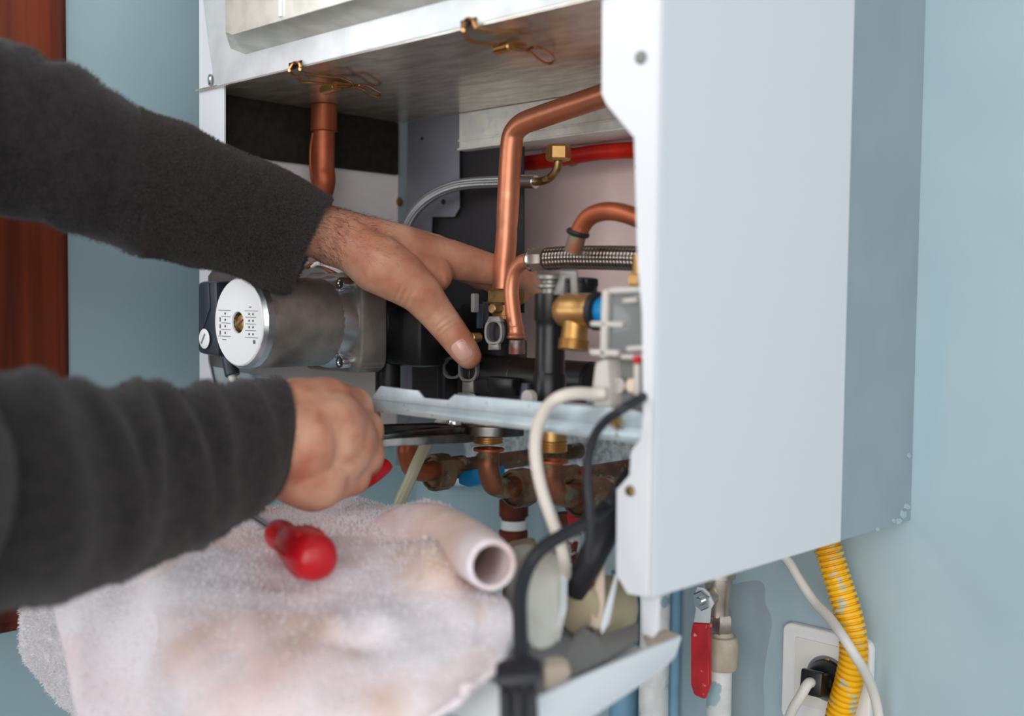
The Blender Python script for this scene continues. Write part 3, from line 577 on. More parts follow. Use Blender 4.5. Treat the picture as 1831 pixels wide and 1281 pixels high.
# ---------------------------------------------------------------- brass safety valve
sv = thing('safety_valve', PY(1030, 600, -.29), 'brass safety valve with threaded outlet and blue knob', 'valve')
c = PY(1032, 556, -.29); rr = rpx(31, c)
g = G(); lathe(g, c - VX * .016, VX, [(rr * .7, 0), (rr * .92, .003), (rr * 1.0, .009), (rr * 1.0, .018), (rr * .97, .026), (rr * 1.02, .028), (rr * 1.02, .031)], 32)
o2 = PY(1026, 612, -.293); ax = nrm(o2 - c); tube(g, [c + ax * .002, c + ax * .010, o2], [rr * .78, rr * .74, rr * .8], 26, n=12); obj('valve_body', g, MT['brass'], sv)
g = G(); thread(g, o2 - ax * .002, ax, rr * .9, .0075); obj('threaded_outlet', g, MT['brass'], sv)
g = G(); lathe(g, c + VX * .0152, VX, [(rr * 1.0, 0), (rr * 1.1, .001), (rr * 1.1, .005), (rr * .9, .006)], 28); obj('black_collar', g, MT['black_soft'], sv)
g = G(); lathe(g, c + VX * .0212, VX, [(rr * .8, 0), (rr * .85, .001), (rr * .8, .011), (rr * .6, .012)], 28); obj('blue_knob', g, MT['blue'], sv)

# ---------------------------------------------------------------- clear gas valve module beside the flange
YQ = -.335
gm = thing('gas_valve_module', PY(1100, 640, YQ), 'clear plastic gas valve cover with pale ribs close to the white flange', 'gas valve')
def slab(pts, Y, th, bev=.0006): g = G(); prism(g, QY([(x, y, Y) for x, y in pts]), VYv, th, bev); return g
obj('cover', slab([(1080, 516), (1166, 509), (1166, 645), (1078, 640)], YQ, .045, .003), MT['clear'], gm)
obj('inner_housing', slab([(1100, 530), (1162, 526), (1162, 640), (1098, 632)], YQ + .014, .02, .002), MT['grey_pl'], gm)
obj('lower_body', slab([(1092, 640), (1162, 640), (1162, 742), (1100, 738)], YQ + .012, .03, .003), MT['grey_pl'], gm)
obj('side_flange', slab([(1062, 646), (1086, 640), (1092, 738), (1060, 735), (1055, 700)], YQ, .028, .003), MT['milky'], gm)
for pts in ([(1075, 518), (1086, 517), (1082, 640), (1071, 640)], [(1054, 574), (1112, 576), (1112, 586), (1054, 584)], [(1052, 624), (1104, 626), (1104, 638), (1054, 636)], [(1086, 514), (1152, 512), (1152, 523), (1086, 526)], [(1108, 634), (1152, 634), (1152, 643), (1108, 643)], [(1118, 619), (1150, 617), (1150, 628), (1118, 629)], [(1112, 534), (1138, 532), (1138, 541), (1112, 543)], [(1132, 650), (1142, 650), (1142, 708), (1132, 708)]):
    obj('rib', slab(pts, YQ - .003, .004, .0012), MT['milky'], gm)
obj('red_mark', slab([(1131, 636), (1145, 636), (1145, 650), (1131, 650)], YQ - .004, .003), MT['red'], gm)
g = G(); p = PY(1128, 690, YQ); cyl(g, p, p + VYv * .015, rpx(13, p), 22); obj('adjuster', g, MT['beige'], gm)
g = G(); p = PY(1106, 690, YQ + .008); ring(g, p, VYv, rpx(11, p), .0013); obj('white_ring', g, MT['milky'], gm)
g = G(); p = PY(1143, 512, -.3); hexnut(g, p, VZ, .0075, .008); cyl(g, p + VZ * .006, p + VZ * .02, .0045); obj('brass_nut', g, MT['brass'], gm, smooth=25)
g = G(); p = PY(1052, 718, -.33); cyl(g, p, p + VYv * .006, rpx(7, p)); obj('rail_screw', g, MT['steel'], gm)

# ---------------------------------------------------------------- fittings below the rail
def stub(px, y0, y1, Y, rpxv, label, yth):
    t = thing('brass_connector', PY(px, y1, Y), label, 'fitting')
    b = PY(px, y1, Y); tp_ = PY(px, y0, Y); h = (tp_[2] - b[2]); R = rpx(rpxv, b); ht = h * (y1 - yth) / (y1 - y0)
    g = G(); thread(g, b, VZ, R, ht, .0018); obj('thread', g, MT['brass'], t)
    g = G(); lathe(g, b + VZ * (ht - .0003), VZ, [(R * .8, 0), (R * .92, .0006), (R * .92, h - ht), (R * .6, h - ht + .001)], 30); obj('neck', g, MT['brass'], t); return t
stub(873, 738, 793, -.25, 27, 'brass connector gripped by the pliers above the worn copper elbow', 779)
stub(988, 740, 808, -.265, 27, 'bare brass connector hanging below the rail, clear of the pliers', 788)
def elbow(px, py, Y, Rpx, rpxv, run, drop, m, label, lip=True, nutR=1.9, nutm='brass_dirty'):
    """pipe that drops from an open flanged mouth and turns towards the wall, with a loose union nut"""
    t0 = PY(px, py, Y); r = rpx(rpxv, t0); t = thing('union_elbow', t0, label, 'pipe')
    zb_ = t0[2] - rpx(drop, t0); k = r * 2.0
    pts = [t0, t0 - VZ * (t0[2] - zb_ - k) * .5, np.array([t0[0], Y, zb_ + k]), np.array([t0[0], Y + k * .29, zb_ + k * .29]), np.array([t0[0], Y + k, zb_]), np.array([t0[0], Y + k + run * .5, zb_]), np.array([t0[0], Y + k + run, zb_])]
    g = G(); tube(g, pts, r, 24, n=60, hollow=.001); obj('pipe', g, m, t, smooth=180)
    if lip: g = G(); R = rpx(Rpx, t0); lathe(g, t0 - VZ * .0012, VZ, [(r * .85, 0), (R, .0002), (R * 1.02, .0012), (R, .0022), (r * .88, .0018), (r * .88, -.004)], 30); obj('flared_lip', g, MT['copper_dark'], t)
    nR = r * nutR; o = np.array([t0[0], Y + k + run * .35, zb_ - r * .25]); g = G()
    lathe(g, o, VYv, [(nR * .82, .003), (nR * .86, 0), (nR * 1.0, .0006), (nR * 1.0, .016), (nR * .8, .017), (nR * .78, .013)], poly=12); n = obj('union_nut', g, MT[nutm], t, smooth=25, label='loose corroded union nut')
    return t, np.array([t0[0], Y + k + run, zb_])
e1, q1 = elbow(874, 804, -.25, 27.5, 19, .03, 74, MT['copper_worn'], 'green-stained copper elbow with open flared mouth under the pliers')
e2, q2 = elbow(986, 825, -.255, 30, 21, .034, 68, MT['copper_worn'], 'brown copper elbow with open mouth beside the white tube')
e3, q3 = elbow(729, 792, -.245, 20, 18, .03, 56, MT['copper_dark'], 'copper elbow farthest to the left, behind the translucent tube', lip=False)
def wall_valve(q, label, handle=None, hl=None):
    t = thing('shutoff_valve', q, label, 'valve'); y0 = q[1] - .002; L = -.004 - y0; r = .0088
    g = G(); lathe(g, [q[0], y0, q[2]], VYv, [(r * .8, -.012), (r * .95, -.011), (r * .95, 0), (r * 1.15, .002), (r * 1.15, .02), (r * .85, .024), (r * .85, .04), (r * 1.2, .044), (r * 1.2, .06), (r * .9, .064), (r * .9, L)], 28); obj('valve_body', g, MT['brass_dirty'], t)
    if handle is not None:
        g = G(); prism(g, handle[0], handle[1], handle[2], .0012); obj('handle', g, MT[handle[3]], t, label=hl)
    return t
yh = -.19
wall_valve(q3, 'brass shut-off valve with bright blue handle', ([PY(818, 846, yh), PY(858, 838, yh), PY(880, 836, yh + .01), PY(880, 858, yh + .01), PY(838, 872, yh), PY(820, 866, yh)], VYv, .016, 'blue'), 'bright blue lever')
wall_valve(q1, 'brass shut-off valve behind the green-stained elbow', ([PY(1006, 846, -.15), PY(1042, 840, -.15), PY(1042, 862, -.15), PY(1006, 868, -.15)], VYv, .012, 'red'), 'small red lever')
wall_valve(q2, 'brass shut-off valve near the jacket, behind the brown elbow', ([PY(1012, 918, -.14), PY(1040, 914, -.14), PY(1042, 944, -.14), PY(1016, 946, -.14)], VYv, .01, 'red'), 'small red lever below')
YU = -.05
ru = thing('rusty_pipe', PY(918, 990, YU), 'rusty vertical wall pipe with patches of white paint', 'pipe')
g = G(); pu = PY(918, 940, YU); ru_r = rpx(23, pu); lathe(g, pu - VZ * .26, VZ, [(ru_r * .8, 0), (ru_r * .8, .236), (ru_r * 1.1, .238), (ru_r * 1.15, .254), (ru_r * .95, .257), (ru_r * .95, .268), (ru_r * 1.15, .270), (ru_r * 1.15, .286), (ru_r * .7, .288), (ru_r * .7, .30)], 20); obj('pipe', g, MT['copper_rust'], ru)
g = G(); lathe(g, pu - VZ * .0042, VZ, [(ru_r * .96, 0), (ru_r * 1.0, .001), (ru_r * 1.0, .009), (ru_r * .96, .0100)], 20); obj('sealing_tape', g, MT['plate'], ru)
g = G(); p = PY(1015, 975, -.09); lathe(g, p - VZ * .1, VZ, [(.009, 0), (.009, .09), (.013, .093), (.013, .11), (.01, .113), (.01, .13)], 18); simple('rusty_riser', g, MT['copper_rust'], 'rusty riser pipe below the second red lever, behind the white tube', 'pipe')

# ---------------------------------------------------------------- tubes and cables hanging in front
YT = -.36
g = G(); tube(g, [PY(1085, 704, -.335), PY(1062, 705, -.34), PY(1028, 704, -.352)] + QY([(x, y, YT) for x, y in ((1000, 711), (978, 729), (963, 758), (957, 795), (960, 835), (970, 880), (985, 925), (1000, 965), (1008, 1000))]) + [PD(1012, 1035, .705)], rpx(11.5, PY(980, 800, YT)), 18, n=90); simple('white_tube', g, MT['cable'], 'cream plastic tube arching over the rail and hanging down', 'tube', smooth=180)
g = G(); tube(g, [PY(1160, 705, -.338), PY(1140, 716, -.352)] + QY([(x, y, -.362) for x, y in ((1112, 733), (1084, 752), (1064, 778), (1053, 815), (1050, 860), (1053, 905), (1054, 950), (1050, 1010))]), rpx(8.5, PY(1050, 850, -.362)), 14, n=80); simple('black_cable', g, MT['black_soft'], 'black cable crossing the end of the rail and dropping beside the flange', 'cable', smooth=180)
g = G(); tube(g, [PY(1110, 872, -.335)] + QD([(1085, 905, .68), (1048, 934, .66), (1005, 958, .645), (968, 982, .635), (944, 1015, .63), (931, 1060, .62), (930, 1120, .605), (934, 1200, .585)]), .0041, 16, n=80); simple('black_lead', g, MT['black_soft'], 'thin black lead curving down to the dark connector', 'cable', smooth=180)
g = G(); tube(g, QD([(1128, 850, .72), (1108, 895, .71), (1085, 945, .70), (1062, 990, .695), (1042, 1030, .70), (1030, 1062, .705)]), [.006, .0085, .009, .009, .0085, .007], 18, n=40); simple('black_sheath', g, MT['black_soft'], 'thick black cable sheath slanting down beside the white flange', 'cable', smooth=180)
g = G(); tube(g, QD([(800, 738, .93), (780, 768, .925), (764, 792, .915), (745, 830, .905), (730, 865, .9), (714, 900, .895), (704, 935, .89)]), rpx(10.5, PD(750, 830, .905)), 18, n=60); simple('drain_tube', g, MT['tube_clear'], 'yellowed translucent tube slanting down beside the hand', 'tube', smooth=180)
# ---------------------------------------------------------------- fold-down control panel in front
cp = thing('control_panel', PX(1090, 1200, .45), 'folded-down white control panel with grey electronics housing inside', 'control panel')
XT = .5035
side = [PX(x, y, XT) for x, y in ((1221, 1137), (1209, 1176), (1180, 1205), (1065, 1281), (940, 1362), (940, 1262), (965, 1248), (1035, 1215))]
g = G(); prism(g, side, -VX, .004, .0012); obj('side_wall', g, MT['tray_white'], cp)
pf = PX(952, 1300, XT); pbk = PX(1216, 1160, XT)
g = G(); dz = .035; q0 = PX(1200, 1172, XT); q1 = PX(955, 1320, XT)
flo = [np.array([XT - .002, q0[1], q0[2]]), np.array([.02, q0[1], q0[2]]), np.array([.02, q1[1], q1[2]]), np.array([XT - .002, q1[1], q1[2]])]
prism(g, flo, VZ, -.003, .0008); obj('tray_floor', g, MT['tray_white'], cp)
g = G(); prism(g, [np.array([XT - .001, q1[1] - .001, q1[2] - .004]), np.array([.02, q1[1] - .001, q1[2] - .004]), np.array([.02, q1[1] - .001, q1[2] + .022]), np.array([XT - .001, q1[1] - .001, q1[2] + .022])], VYv, .003, .0008); obj('front_wall', g, MT['tray_white'], cp)
def dslab(pts, th, m, name, bev=.003, dirv=None, label=None, segs=3):
    g = G(); q = QD(pts); nv = FWD if dirv is None else np.array(dirv); prism(g, q, nv, th, bev, segs); return obj(name, g, MT[m], cp, 40, label=label)
dslab([(935, 1000, .70), (960, 985, .705), (1000, 990, .71), (1018, 1010, .70), (1018, 1100, .67), (1000, 1160, .655), (965, 1172, .645), (942, 1150, .645), (936, 1060, .67)], .05, 'housing', 'electronics_housing', .006, nrm(np.array([-.8, .5, -.1])), 'grey-white rounded electronics housing')
dslab([(1004, 1010, .695), (1016, 1012, .70), (1014, 1090, .675), (1000, 1150, .66), (993, 1140, .66), (1002, 1080, .675)], .004, 'tray_white', 'housing_rim', .001)
dslab([(905, 985, .76), (960, 975, .76), (965, 1040, .75), (915, 1060, .75)], .04, 'olive', 'rear_cover', .004)
g = G(); a, b = PD(1036, 1092, .70), PD(1092, 1086, .74); cyl(g, a, b, .017, 28, .003, .021); obj('round_cover', g, MT['olive'], cp, label='beige round plastic cover')
dslab([(1068, 1004, .70), (1082, 1004, .70), (1082, 1090, .695), (1074, 1126, .69), (1052, 1126, .69), (1060, 1080, .70)], .004, 'beige', 'latch_post', .0012)
dslab([(1100, 1030, .68), (1108, 1024, .68), (1090, 1115, .675), (1076, 1138, .67), (1074, 1120, .67)], .003, 'tray_white', 'clear_strip', .001)
g = G(); pl = QD([(1030, 1128, .68), (1046, 1117, .68), (1062, 1120, .68), (1072, 1138, .68), (1100, 1128, .685), (1142, 1112, .70), (1142, 1142, .68), (1090, 1175, .655), (1030, 1205, .635), (985, 1215, .625)]); prism(g, pl, nrm(np.array([-.3, .2, -1])), .003, .0008); br = obj('inner_bracket', g, MT['grey_pl'], cp, label='flat grey bracket with a round hole')
g = G(); p = PD(1053, 1129, .678); cyl(g, p - FWD * .0006, p + FWD * .001, .0028, 16); obj('bracket_hole', g, MT['dark_in'], br)
dslab([(972, 1190, .62), (1010, 1188, .63), (1026, 1205, .625), (1010, 1236, .61), (972, 1246, .60)], .02, 'beige', 'push_button', .003)
dslab([(1150, 1137, .695), (1190, 1125, .70), (1216, 1136, .69), (1160, 1165, .675)], .002, 'beige', 'rear_corner', .0006, -VZ)
g = G(); prism(g, QY([(1146, 1062, BF + .012), (1178, 1062, BF + .012), (1176, 1130, BF + .012), (1166, 1142, BF + .012), (1148, 1132, BF + .012)]), VYv, .002, .0006); obj('hinge_strap', g, MT['white'], cp)
# dark connector block at the end of the lead
ck = thing('cable_connector', PD(930, 1240, .6), 'dark multi-pin connector block at the end of the black lead', 'connector')
dslab_c = lambda pts, th, name, bev: obj(name, (lambda g: prism(g, QD(pts), nrm(np.array([-.6, .6, .1])), th, bev))(G()), MT['black_soft'], ck)
dslab_c([(892, 1200, .568), (958, 1190, .568), (964, 1310, .558), (894, 1310, .558)], .014, 'connector_body', .002)
dslab_c([(886, 1208, .564), (970, 1200, .564), (970, 1222, .562), (886, 1232, .562)], .016, 'latch_band', .0015)
for i in range(3): dslab_c([(896 + i * 24, 1238, .556), (908 + i * 24, 1237, .556), (908 + i * 24, 1300, .55), (897 + i * 24, 1300, .55)], .006, 'guide_rib', .0008)

# ---------------------------------------------------------------- wall: gas cock, pipes, socket, hose, cable
gv = thing('gas_cock', PY(1285, 1120, -.045), 'nickel gas cock with red vinyl lever on the white wall pipe', 'valve')
YV = -.04
def lz(px, prof_px, Y, m, name, par, seg=28, smooth=40):   # a lathe standing upright: profile as (radius px, y px)
    g = G(); b = PY(px, prof_px[0][1], Y); pr = [(rpx(r, b), PY(px, y, Y)[2] - b[2]) for r, y in prof_px]; lathe(g, b, VZ, pr, seg); return obj(name, g, MT[m], par, smooth)
lz(1284, [(20, 1102), (22, 1100), (22, 1072), (24, 1068), (24, 1034), (30, 1032), (30, 1010), (20, 1008)], YV, 'nickel', 'body', gv)
g = G(); b = PY(1288, 1132, YV); hexnut(g, b, VZ, rpx(22, b), PY(1288, 1098, YV)[2] - b[2]); obj('lower_nut', g, MT['nickel'], gv, smooth=25)
lz(1290, [(26, 1196), (29, 1192), (29, 1146), (26, 1138), (20, 1136), (17, 1130)], YV, 'beige_paint', 'union', gv)
g = G(); p = PY(1258, 1073, YV - .022); a = PY(1284, 1062, YV); cyl(g, a, p, rpx(15, p), 20); obj('stem_boss', g, MT['nickel'], gv)
g = G(); ax = nrm(p - a); hexnut(g, p - ax * .001, ax, rpx(19, p), .0055); cyl(g, p + ax * .003, p + ax * .008, rpx(8, p), 16); obj('stem_nut', g, MT['steel'], gv, smooth=25)
g = G(); yl = YV - .024; prism(g, QY([(1246, 1050, yl), (1258, 1052, yl), (1266, 1060, yl), (1276, 1080, yl), (1270, 1090, yl), (1268, 1116, yl), (1240, 1114, yl), (1244, 1090, yl), (1240, 1072, yl)]), VYv, .002, .0004); lv = obj('lever', g, MT['zinc_white'], gv)
g = G(); prism(g, QY([(1238, 1113, yl - .001), (1270, 1115, yl - .001), (1267, 1135, yl - .004), (1268, 1225, yl - .006), (1259, 1252, yl - .006), (1240, 1244, yl - .006), (1234, 1225, yl - .006), (1234, 1135, yl - .004)]), VYv, .005, .0018, 3); obj('lever_sleeve', g, MT['red_lever'], lv, label='worn red vinyl sleeve')
wp = lambda px, Y, w, y0, m, label: simple('wall_pipe', (lambda g: lathe(g, PY(px, y0, Y) - VZ * .85, VZ, [(rpx(w, PY(px, y0, Y)), 0), (rpx(w, PY(px, y0, Y)), .85)], 24))(G()), MT[m], label, 'pipe')
wp(1287, YV, 22, 1192, 'pipe_white', 'white painted gas pipe below the red-levered cock')
g = G(); p = PY(1172, 1060, -.035); lathe(g, p - VZ * .9, VZ, [(rpx(27, p), 0), (rpx(27, p), .92)], 24); simple('wall_pipe', g, MT['pipe_white'], 'thick flaky white wall pipe rising behind the control panel corner', 'pipe')
g = G(); p = PY(1206, 1060, -.012); lathe(g, p - VZ * .9, VZ, [(rpx(12, p), 0), (rpx(12, p), .92)], 16); simple('wall_pipe', g, MT['pipe_blue'], 'narrow blue painted pipe against the wall, between white pipe and gas cock', 'pipe')
g = G(); p = PY(1118, 1060, -.02); lathe(g, p - VZ * .9, VZ, [(rpx(26, p), 0), (rpx(26, p), .92)], 24); simple('wall_pipe', g, MT['pipe_blue'], 'sky blue painted pipe seen below the tray edge', 'pipe')
# earthed socket
sk = thing('wall_socket', PY(1485, 1220, 0), 'white wall socket with rounded frame, half hidden by the yellow hose', 'socket')
def pyr(pts, Y): return QY([(x, y, Y) for x, y in pts])
p00 = PY(1409, 1108, 0); p11 = PY(1566, 1290, 0); sx0, sx1, sz1 = p00[0], p00[0] + .082, p00[2]; sz0 = sz1 - .086
def rrect(x0, x1, z0, z1, r, Y, n=6):
    o = []
    for cx, cz, a0 in ((x1 - r, z1 - r, 0), (x0 + r, z1 - r, 90), (x0 + r, z0 + r, 180), (x1 - r, z0 + r, 270)):
        for k in range(n + 1): a = math.radians(a0 + 90 * k / n); o.append(np.array([cx + r * math.cos(a), Y, cz + r * math.sin(a)]))
    return o
g = G(); prism(g, rrect(sx0, sx1, sz0, sz1, .008, -.009)[::-1], VYv, .009, .002, 3); obj('frame', g, MT['plate'], sk)
cxs, czs = (sx0 + sx1) / 2 + .001, PY(1478, 1213, -.01)[2]
g = G(); prism(g, rrect(sx0 + .0135, sx1 - .0135, czs - .029, czs + .029, .002, -.0105)[::-1], VYv, .003, .0006); ins = obj('insert', g, MT['ivory'], sk)
g = G(); c0 = np.array([PY(1480, 1215, -.0105)[0], -.0108, czs]); lathe(g, c0, VYv, [(.0206, .0002), (.0212, -.0006), (.0196, -.0006), (.0192, .0004)], 40); obj('well_rim', g, MT['ivory'], ins)
g = G(); lathe(g, c0 + VYv * -.0002, VYv, [(.0192, 0), (.0001, .0001)], 40); obj('well', g, MT['inner_grey'], ins)
g = G(); box(g, c0 + np.array([.0, -.001, .0165]), (.004, .002, .003), .0004); obj('earth_clip', g, MT['brass'], ins)
pg = thing('power_plug', c0, 'black mains plug pushed into the white wall socket', 'plug')
g = G(); a, b = c0 - VYv * .001, PY(1450, 1222, -.045); ax = nrm(b - a); Lp = np.linalg.norm(b - a)
cyl(g, a, a + ax * Lp * .5, .0165, 26, .002, .0125)
xs, ysv, zs = frame(ax); box(g, a + ax * Lp * .68, (.019, .016, Lp * .55), .002, (xs, ysv, zs)); box(g, b - ax * .002, (.0185, .0205, .006), .0015, (xs, ysv, zs)); obj('plug_body', g, MT['black'], pg)
g = G(); tube(g, [b - ax * .004, b + ax * .006] + QY([(1432, 1245, -.055), (1418, 1268, -.055), (1405, 1300, -.05)]), .0042, 14, n=30); obj('plug_cord', g, MT['cable_w'], pg, smooth=180)
# yellow corrugated hose
YH = -.028
hp = QY([(x, y, YH) for x, y in ((1468, 940), (1479, 975), (1492, 1020), (1505, 1060), (1517, 1100), (1525, 1140), (1526, 1175), (1519, 1215), (1508, 1255), (1500, 1290), (1494, 1350), (1496, 1500), (1510, 1700))])
R_h = rpx(22.5, hp[5]); 
g = G(); Lh = np.sum(np.linalg.norm(np.diff(np.array(hp), axis=0), axis=1)); nr = int(Lh / .00475)
tube(g, hp, R_h, 26, n=nr * 8, rf=lambda s, L: (.0013 if (s / L * nr) % 1 < .62 else -.0011) * min(1, abs(((s / L * nr) % 1) - .62) * 9 + .35)); simple('corrugated_hose', g, MT['yellow'], 'yellow corrugated hose, scuffed with grey paint, curving over the wall socket', 'hose', smooth=50)
g = G(); tube(g, QY([(1392, 985, -.05), (1410, 1004, -.045), (1430, 1038, -.04), (1455, 1075, -.04), (1483, 1105, -.05), (1508, 1140, -.062), (1530, 1175, -.06), (1548, 1205, -.045), (1562, 1240, -.03), (1570, 1275, -.025), (1575, 1330, -.025), (1580, 1500, -.025), (1575, 1700, -.025)]), rpx(9, PY(1500, 1130, -.05)), 16, n=90); simple('white_cable', g, MT['cable_w'], 'white cable hanging from under the boiler and crossing the yellow hose', 'cable', smooth=180)
# older paint left bare on the wall below the boiler
g = G(); pts = [(1290, 1050), (1360, 1040), (1368, 1080), (1380, 1110), (1372, 1160), (1365, 1210), (1360, 1300), (1300, 1300)]
pts = resample(pts + pts[:1], 60)[:-1]; prism(g, QY([(x, y, -.0004) for x, y in pts]), VYv, .0004); w_ = bpy.data.objects['wall_back']
obj('bare_paint_patch', g, MT['bare_paint'], w_, smooth=0)

# ---------------------------------------------------------------- person: body skin, sleeves
ps = thing('person', (.27, -1.0, 0), 'person in charcoal fleece reaching both hands into the boiler', 'person')
cap = G()
def limb(pts, seg=20):
    """pts: (x px, y px, depth, radius px) or ('w', point, radius m)"""
    C, R = [], []
    for p in pts:
        if p[0] == 'w': C.append(np.array(p[1], float)); R.append(p[2])
        else: q = PD(p[0], p[1], p[2]); C.append(q); R.append(p[3] * p[2] / F)
    for i in range(len(C)): sph(cap, C[i], R[i], nu=18, nv=12)
    for i in range(len(C) - 1): lathe(cap, C[i], C[i + 1] - C[i], [(R[i], 0), (R[i + 1], np.linalg.norm(C[i + 1] - C[i]))], 20)
# left arm and hand (upper in the view)
EL, SLh = ('w', (.14, -.62, 1.437), .033), ('w', (.10, -.92, 1.43), .036)
limb([SLh, EL, (430, 372, .855, 52), (560, 410, .895, 50), (612, 426, .908, 52)])
limb([(600, 426, .905, 52), (655, 440, .918, 54), (715, 455, .93, 54), (768, 464, .945, 44), (805, 464, .953, 36)])
limb([(640, 432, .935, 50), (720, 448, .965, 46), (775, 456, .985, 38)])
limb([(628, 438, .905, 46), (676, 472, .905, 54), (714, 495, .908, 48), (750, 523, .912, 39), (780, 560, .916, 32.5), (806, 593, .918, 29.5), (829, 624, .918, 27), (838, 637, .919, 24)])
limb([(720, 480, .925, 52), (775, 490, .935, 36)])
limb([(805, 464, .953, 36), (868, 480, .975, 30), (908, 490, .99, 27), (945, 503, 1.0, 23), (960, 517, 1.003, 19)])
limb([(775, 456, .98, 37), (800, 460, .985, 33), (862, 490, 1.005, 27), (905, 508, 1.015, 24), (930, 524, 1.005, 20)])
limb([(770, 452, 1.0, 34), (850, 482, 1.03, 25), (885, 505, 1.035, 22), (900, 520, 1.025, 20)])
limb([(760, 448, 1.01, 30), (820, 472, 1.045, 21), (845, 490, 1.05, 19), (858, 502, 1.04, 17)])
# right arm and hand (lower, nearer)
ELr, SRh = ('w', PD(-110, 886, .525), .024), ('w', (.44, -.95, 1.42), .036)
limb([SRh, ELr, (130, 872, .595, 74), (300, 836, .655, 70), (430, 812, .71, 72), (480, 794, .733, 70), (530, 790, .742, 78)])
limb([(530, 778, .745, 74), (575, 775, .765, 86), (600, 790, .775, 76)])
limb([(530, 742, .752, 62), (580, 735, .775, 62), (630, 728, .797, 38)])
limb([(536, 836, .752, 70), (560, 848, .76, 68), (628, 852, .782, 36)])
limb([(590, 775, .77, 70), (650, 768, .79, 37)]); limb([(590, 810, .77, 70), (653, 812, .786, 36)])
limb([(630, 728, .797, 38), (646, 742, .85, 26), (606, 760, .862, 23), (582, 766, .84, 20)])
limb([(650, 768, .79, 37), (662, 786, .842, 26), (620, 796, .862, 23), (586, 797, .84, 20)])
limb([(653, 812, .786, 36), (661, 826, .838, 25), (618, 832, .857, 22), (585, 829, .836, 19)])
limb([(628, 852, .782, 36), (638, 862, .826, 23), (603, 862, .846, 20), (577, 856, .83, 17)])
limb([(535, 720, .765, 46), (590, 716, .815, 34), (640, 731, .85, 26), (662, 744, .868, 20)])
# shoulders, neck and head stand outside the picture
limb([SLh, ('w', (.27, -.96, 1.42), .05), SRh]); limb([('w', (.27, -.96, 1.42), .055), ('w', (.27, -.93, 1.52), .052), ('w', (.27, -.92, 1.56), .05)])
for c, r in (((.27, -.93, 1.645), .078), ((.27, -.955, 1.665), .080), ((.27, -.885, 1.585), .042), ((.27, -.90, 1.61), .058)): limb([('w', c, r)])
limb([('w', (.27, -.85, 1.645), .010), ('w', (.27, -.832, 1.615), .014)])
for s in (-1, 1): limb([('w', (.27 + s * .079, -.945, 1.635), .013), ('w', (.27 + s * .082, -.95, 1.655), .015)])
tmp = bpy.data.meshes.new('tmp'); tmp.from_pydata(cap.v, [], cap.f); to = bpy.data.objects.new('tmp', tmp); COL.objects.link(to)
rm = to.modifiers.new('r', 'REMESH'); rm.mode = 'VOXEL'; rm.voxel_size = .0015; rm.use_smooth_shade = True
sm = to.modifiers.new('s', 'SMOOTH'); sm.factor = .5; sm.iterations = 16
dg = bpy.context.evaluated_depsgraph_get(); ev = to.evaluated_get(dg); me = bpy.data.meshes.new_from_object(ev); bpy.data.objects.remove(to)
n = len(me.vertices); co = np.empty(n * 3); me.vertices.foreach_get('co', co); co = co.reshape(-1, 3); no = np.empty(n * 3); me.vertices.foreach_get('normal', no); no = no.reshape(-1, 3)
cc = (co - CAM) @ RM; dd = -cc[:, 2]; px = CX + F * cc[:, 0] / dd; py = CY - F * cc[:, 1] / dd
face_cam = np.clip(-(no @ FWD) * 1.6, 0, 1); disp = np.zeros(n)
def crease(x, y, ang, pos, w, dep, half, dmin, dmax, bow=0.):
    """short grooves across a direction (px), as skin folds over a joint"""
    global disp
    ux, uy = math.cos(ang), math.sin(ang); a = (px - x) * ux + (py - y) * uy; b = -(px - x) * uy + (py - y) * ux
    k = np.exp(-(b / half) ** 4) * (dd > dmin) * (dd < dmax) * face_cam
    for i, p0 in enumerate(pos):
        t = a - p0 - bow * b * b / half; disp -= dep * (1 - .25 * i) * np.exp(-(t / w) ** 2) * k; disp += dep * .45 * np.exp(-((t - 2.6 * w) / (1.3 * w)) ** 2) * k
th = math.atan2(640 - 560, 832 - 775)
crease(800, 585, th, (-13, -4, 5, 12), 2.2, .0008, 24, .87, .93, .12)
crease(736, 548, math.atan2(30, 60), (-32, -22, -10), 2.6, .0007, 26, .85, .93)
crease(797, 512, math.atan2(-10, 60), (-4, 8), 3.0, .0009, 24, .88, 1.0)
crease(628, 440, math.atan2(20, 60), (-14,), 2.2, .0004, 50, .84, .96)
disp += .0012 * np.exp(-(((px - 748) / 16) ** 2 + ((py - 532) / 14) ** 2)) * face_cam * (dd < .94)
for (x0, y0, x1, y1) in ((660, 420, 770, 440), (650, 450, 740, 470)):   # tendons on the back of the hand
    L2 = math.hypot(x1 - x0, y1 - y0); t = ((px - x0) * (x1 - x0) + (py - y0) * (y1 - y0)) / L2 ** 2; b = ((px - x0) * (y1 - y0) - (py - y0) * (x1 - x0)) / L2
    disp += .0008 * np.exp(-(b / 8) ** 2) * np.exp(-((t - .5) / .4) ** 4) * face_cam * (dd > .88) * (dd < .97)
for (x0, y0, x1, y1) in ((545, 760, 648, 766), (545, 800, 650, 812), (550, 730, 625, 724), (550, 845, 625, 852)):
    L2 = math.hypot(x1 - x0, y1 - y0); t = ((px - x0) * (x1 - x0) + (py - y0) * (y1 - y0)) / L2 ** 2; b = ((px - x0) * (y1 - y0) - (py - y0) * (x1 - x0)) / L2
    disp += .0016 * np.exp(-(b / 13) ** 2) * np.exp(-((t - .6) / .45) ** 4) * face_cam * (dd < .82) * (dd > .7)
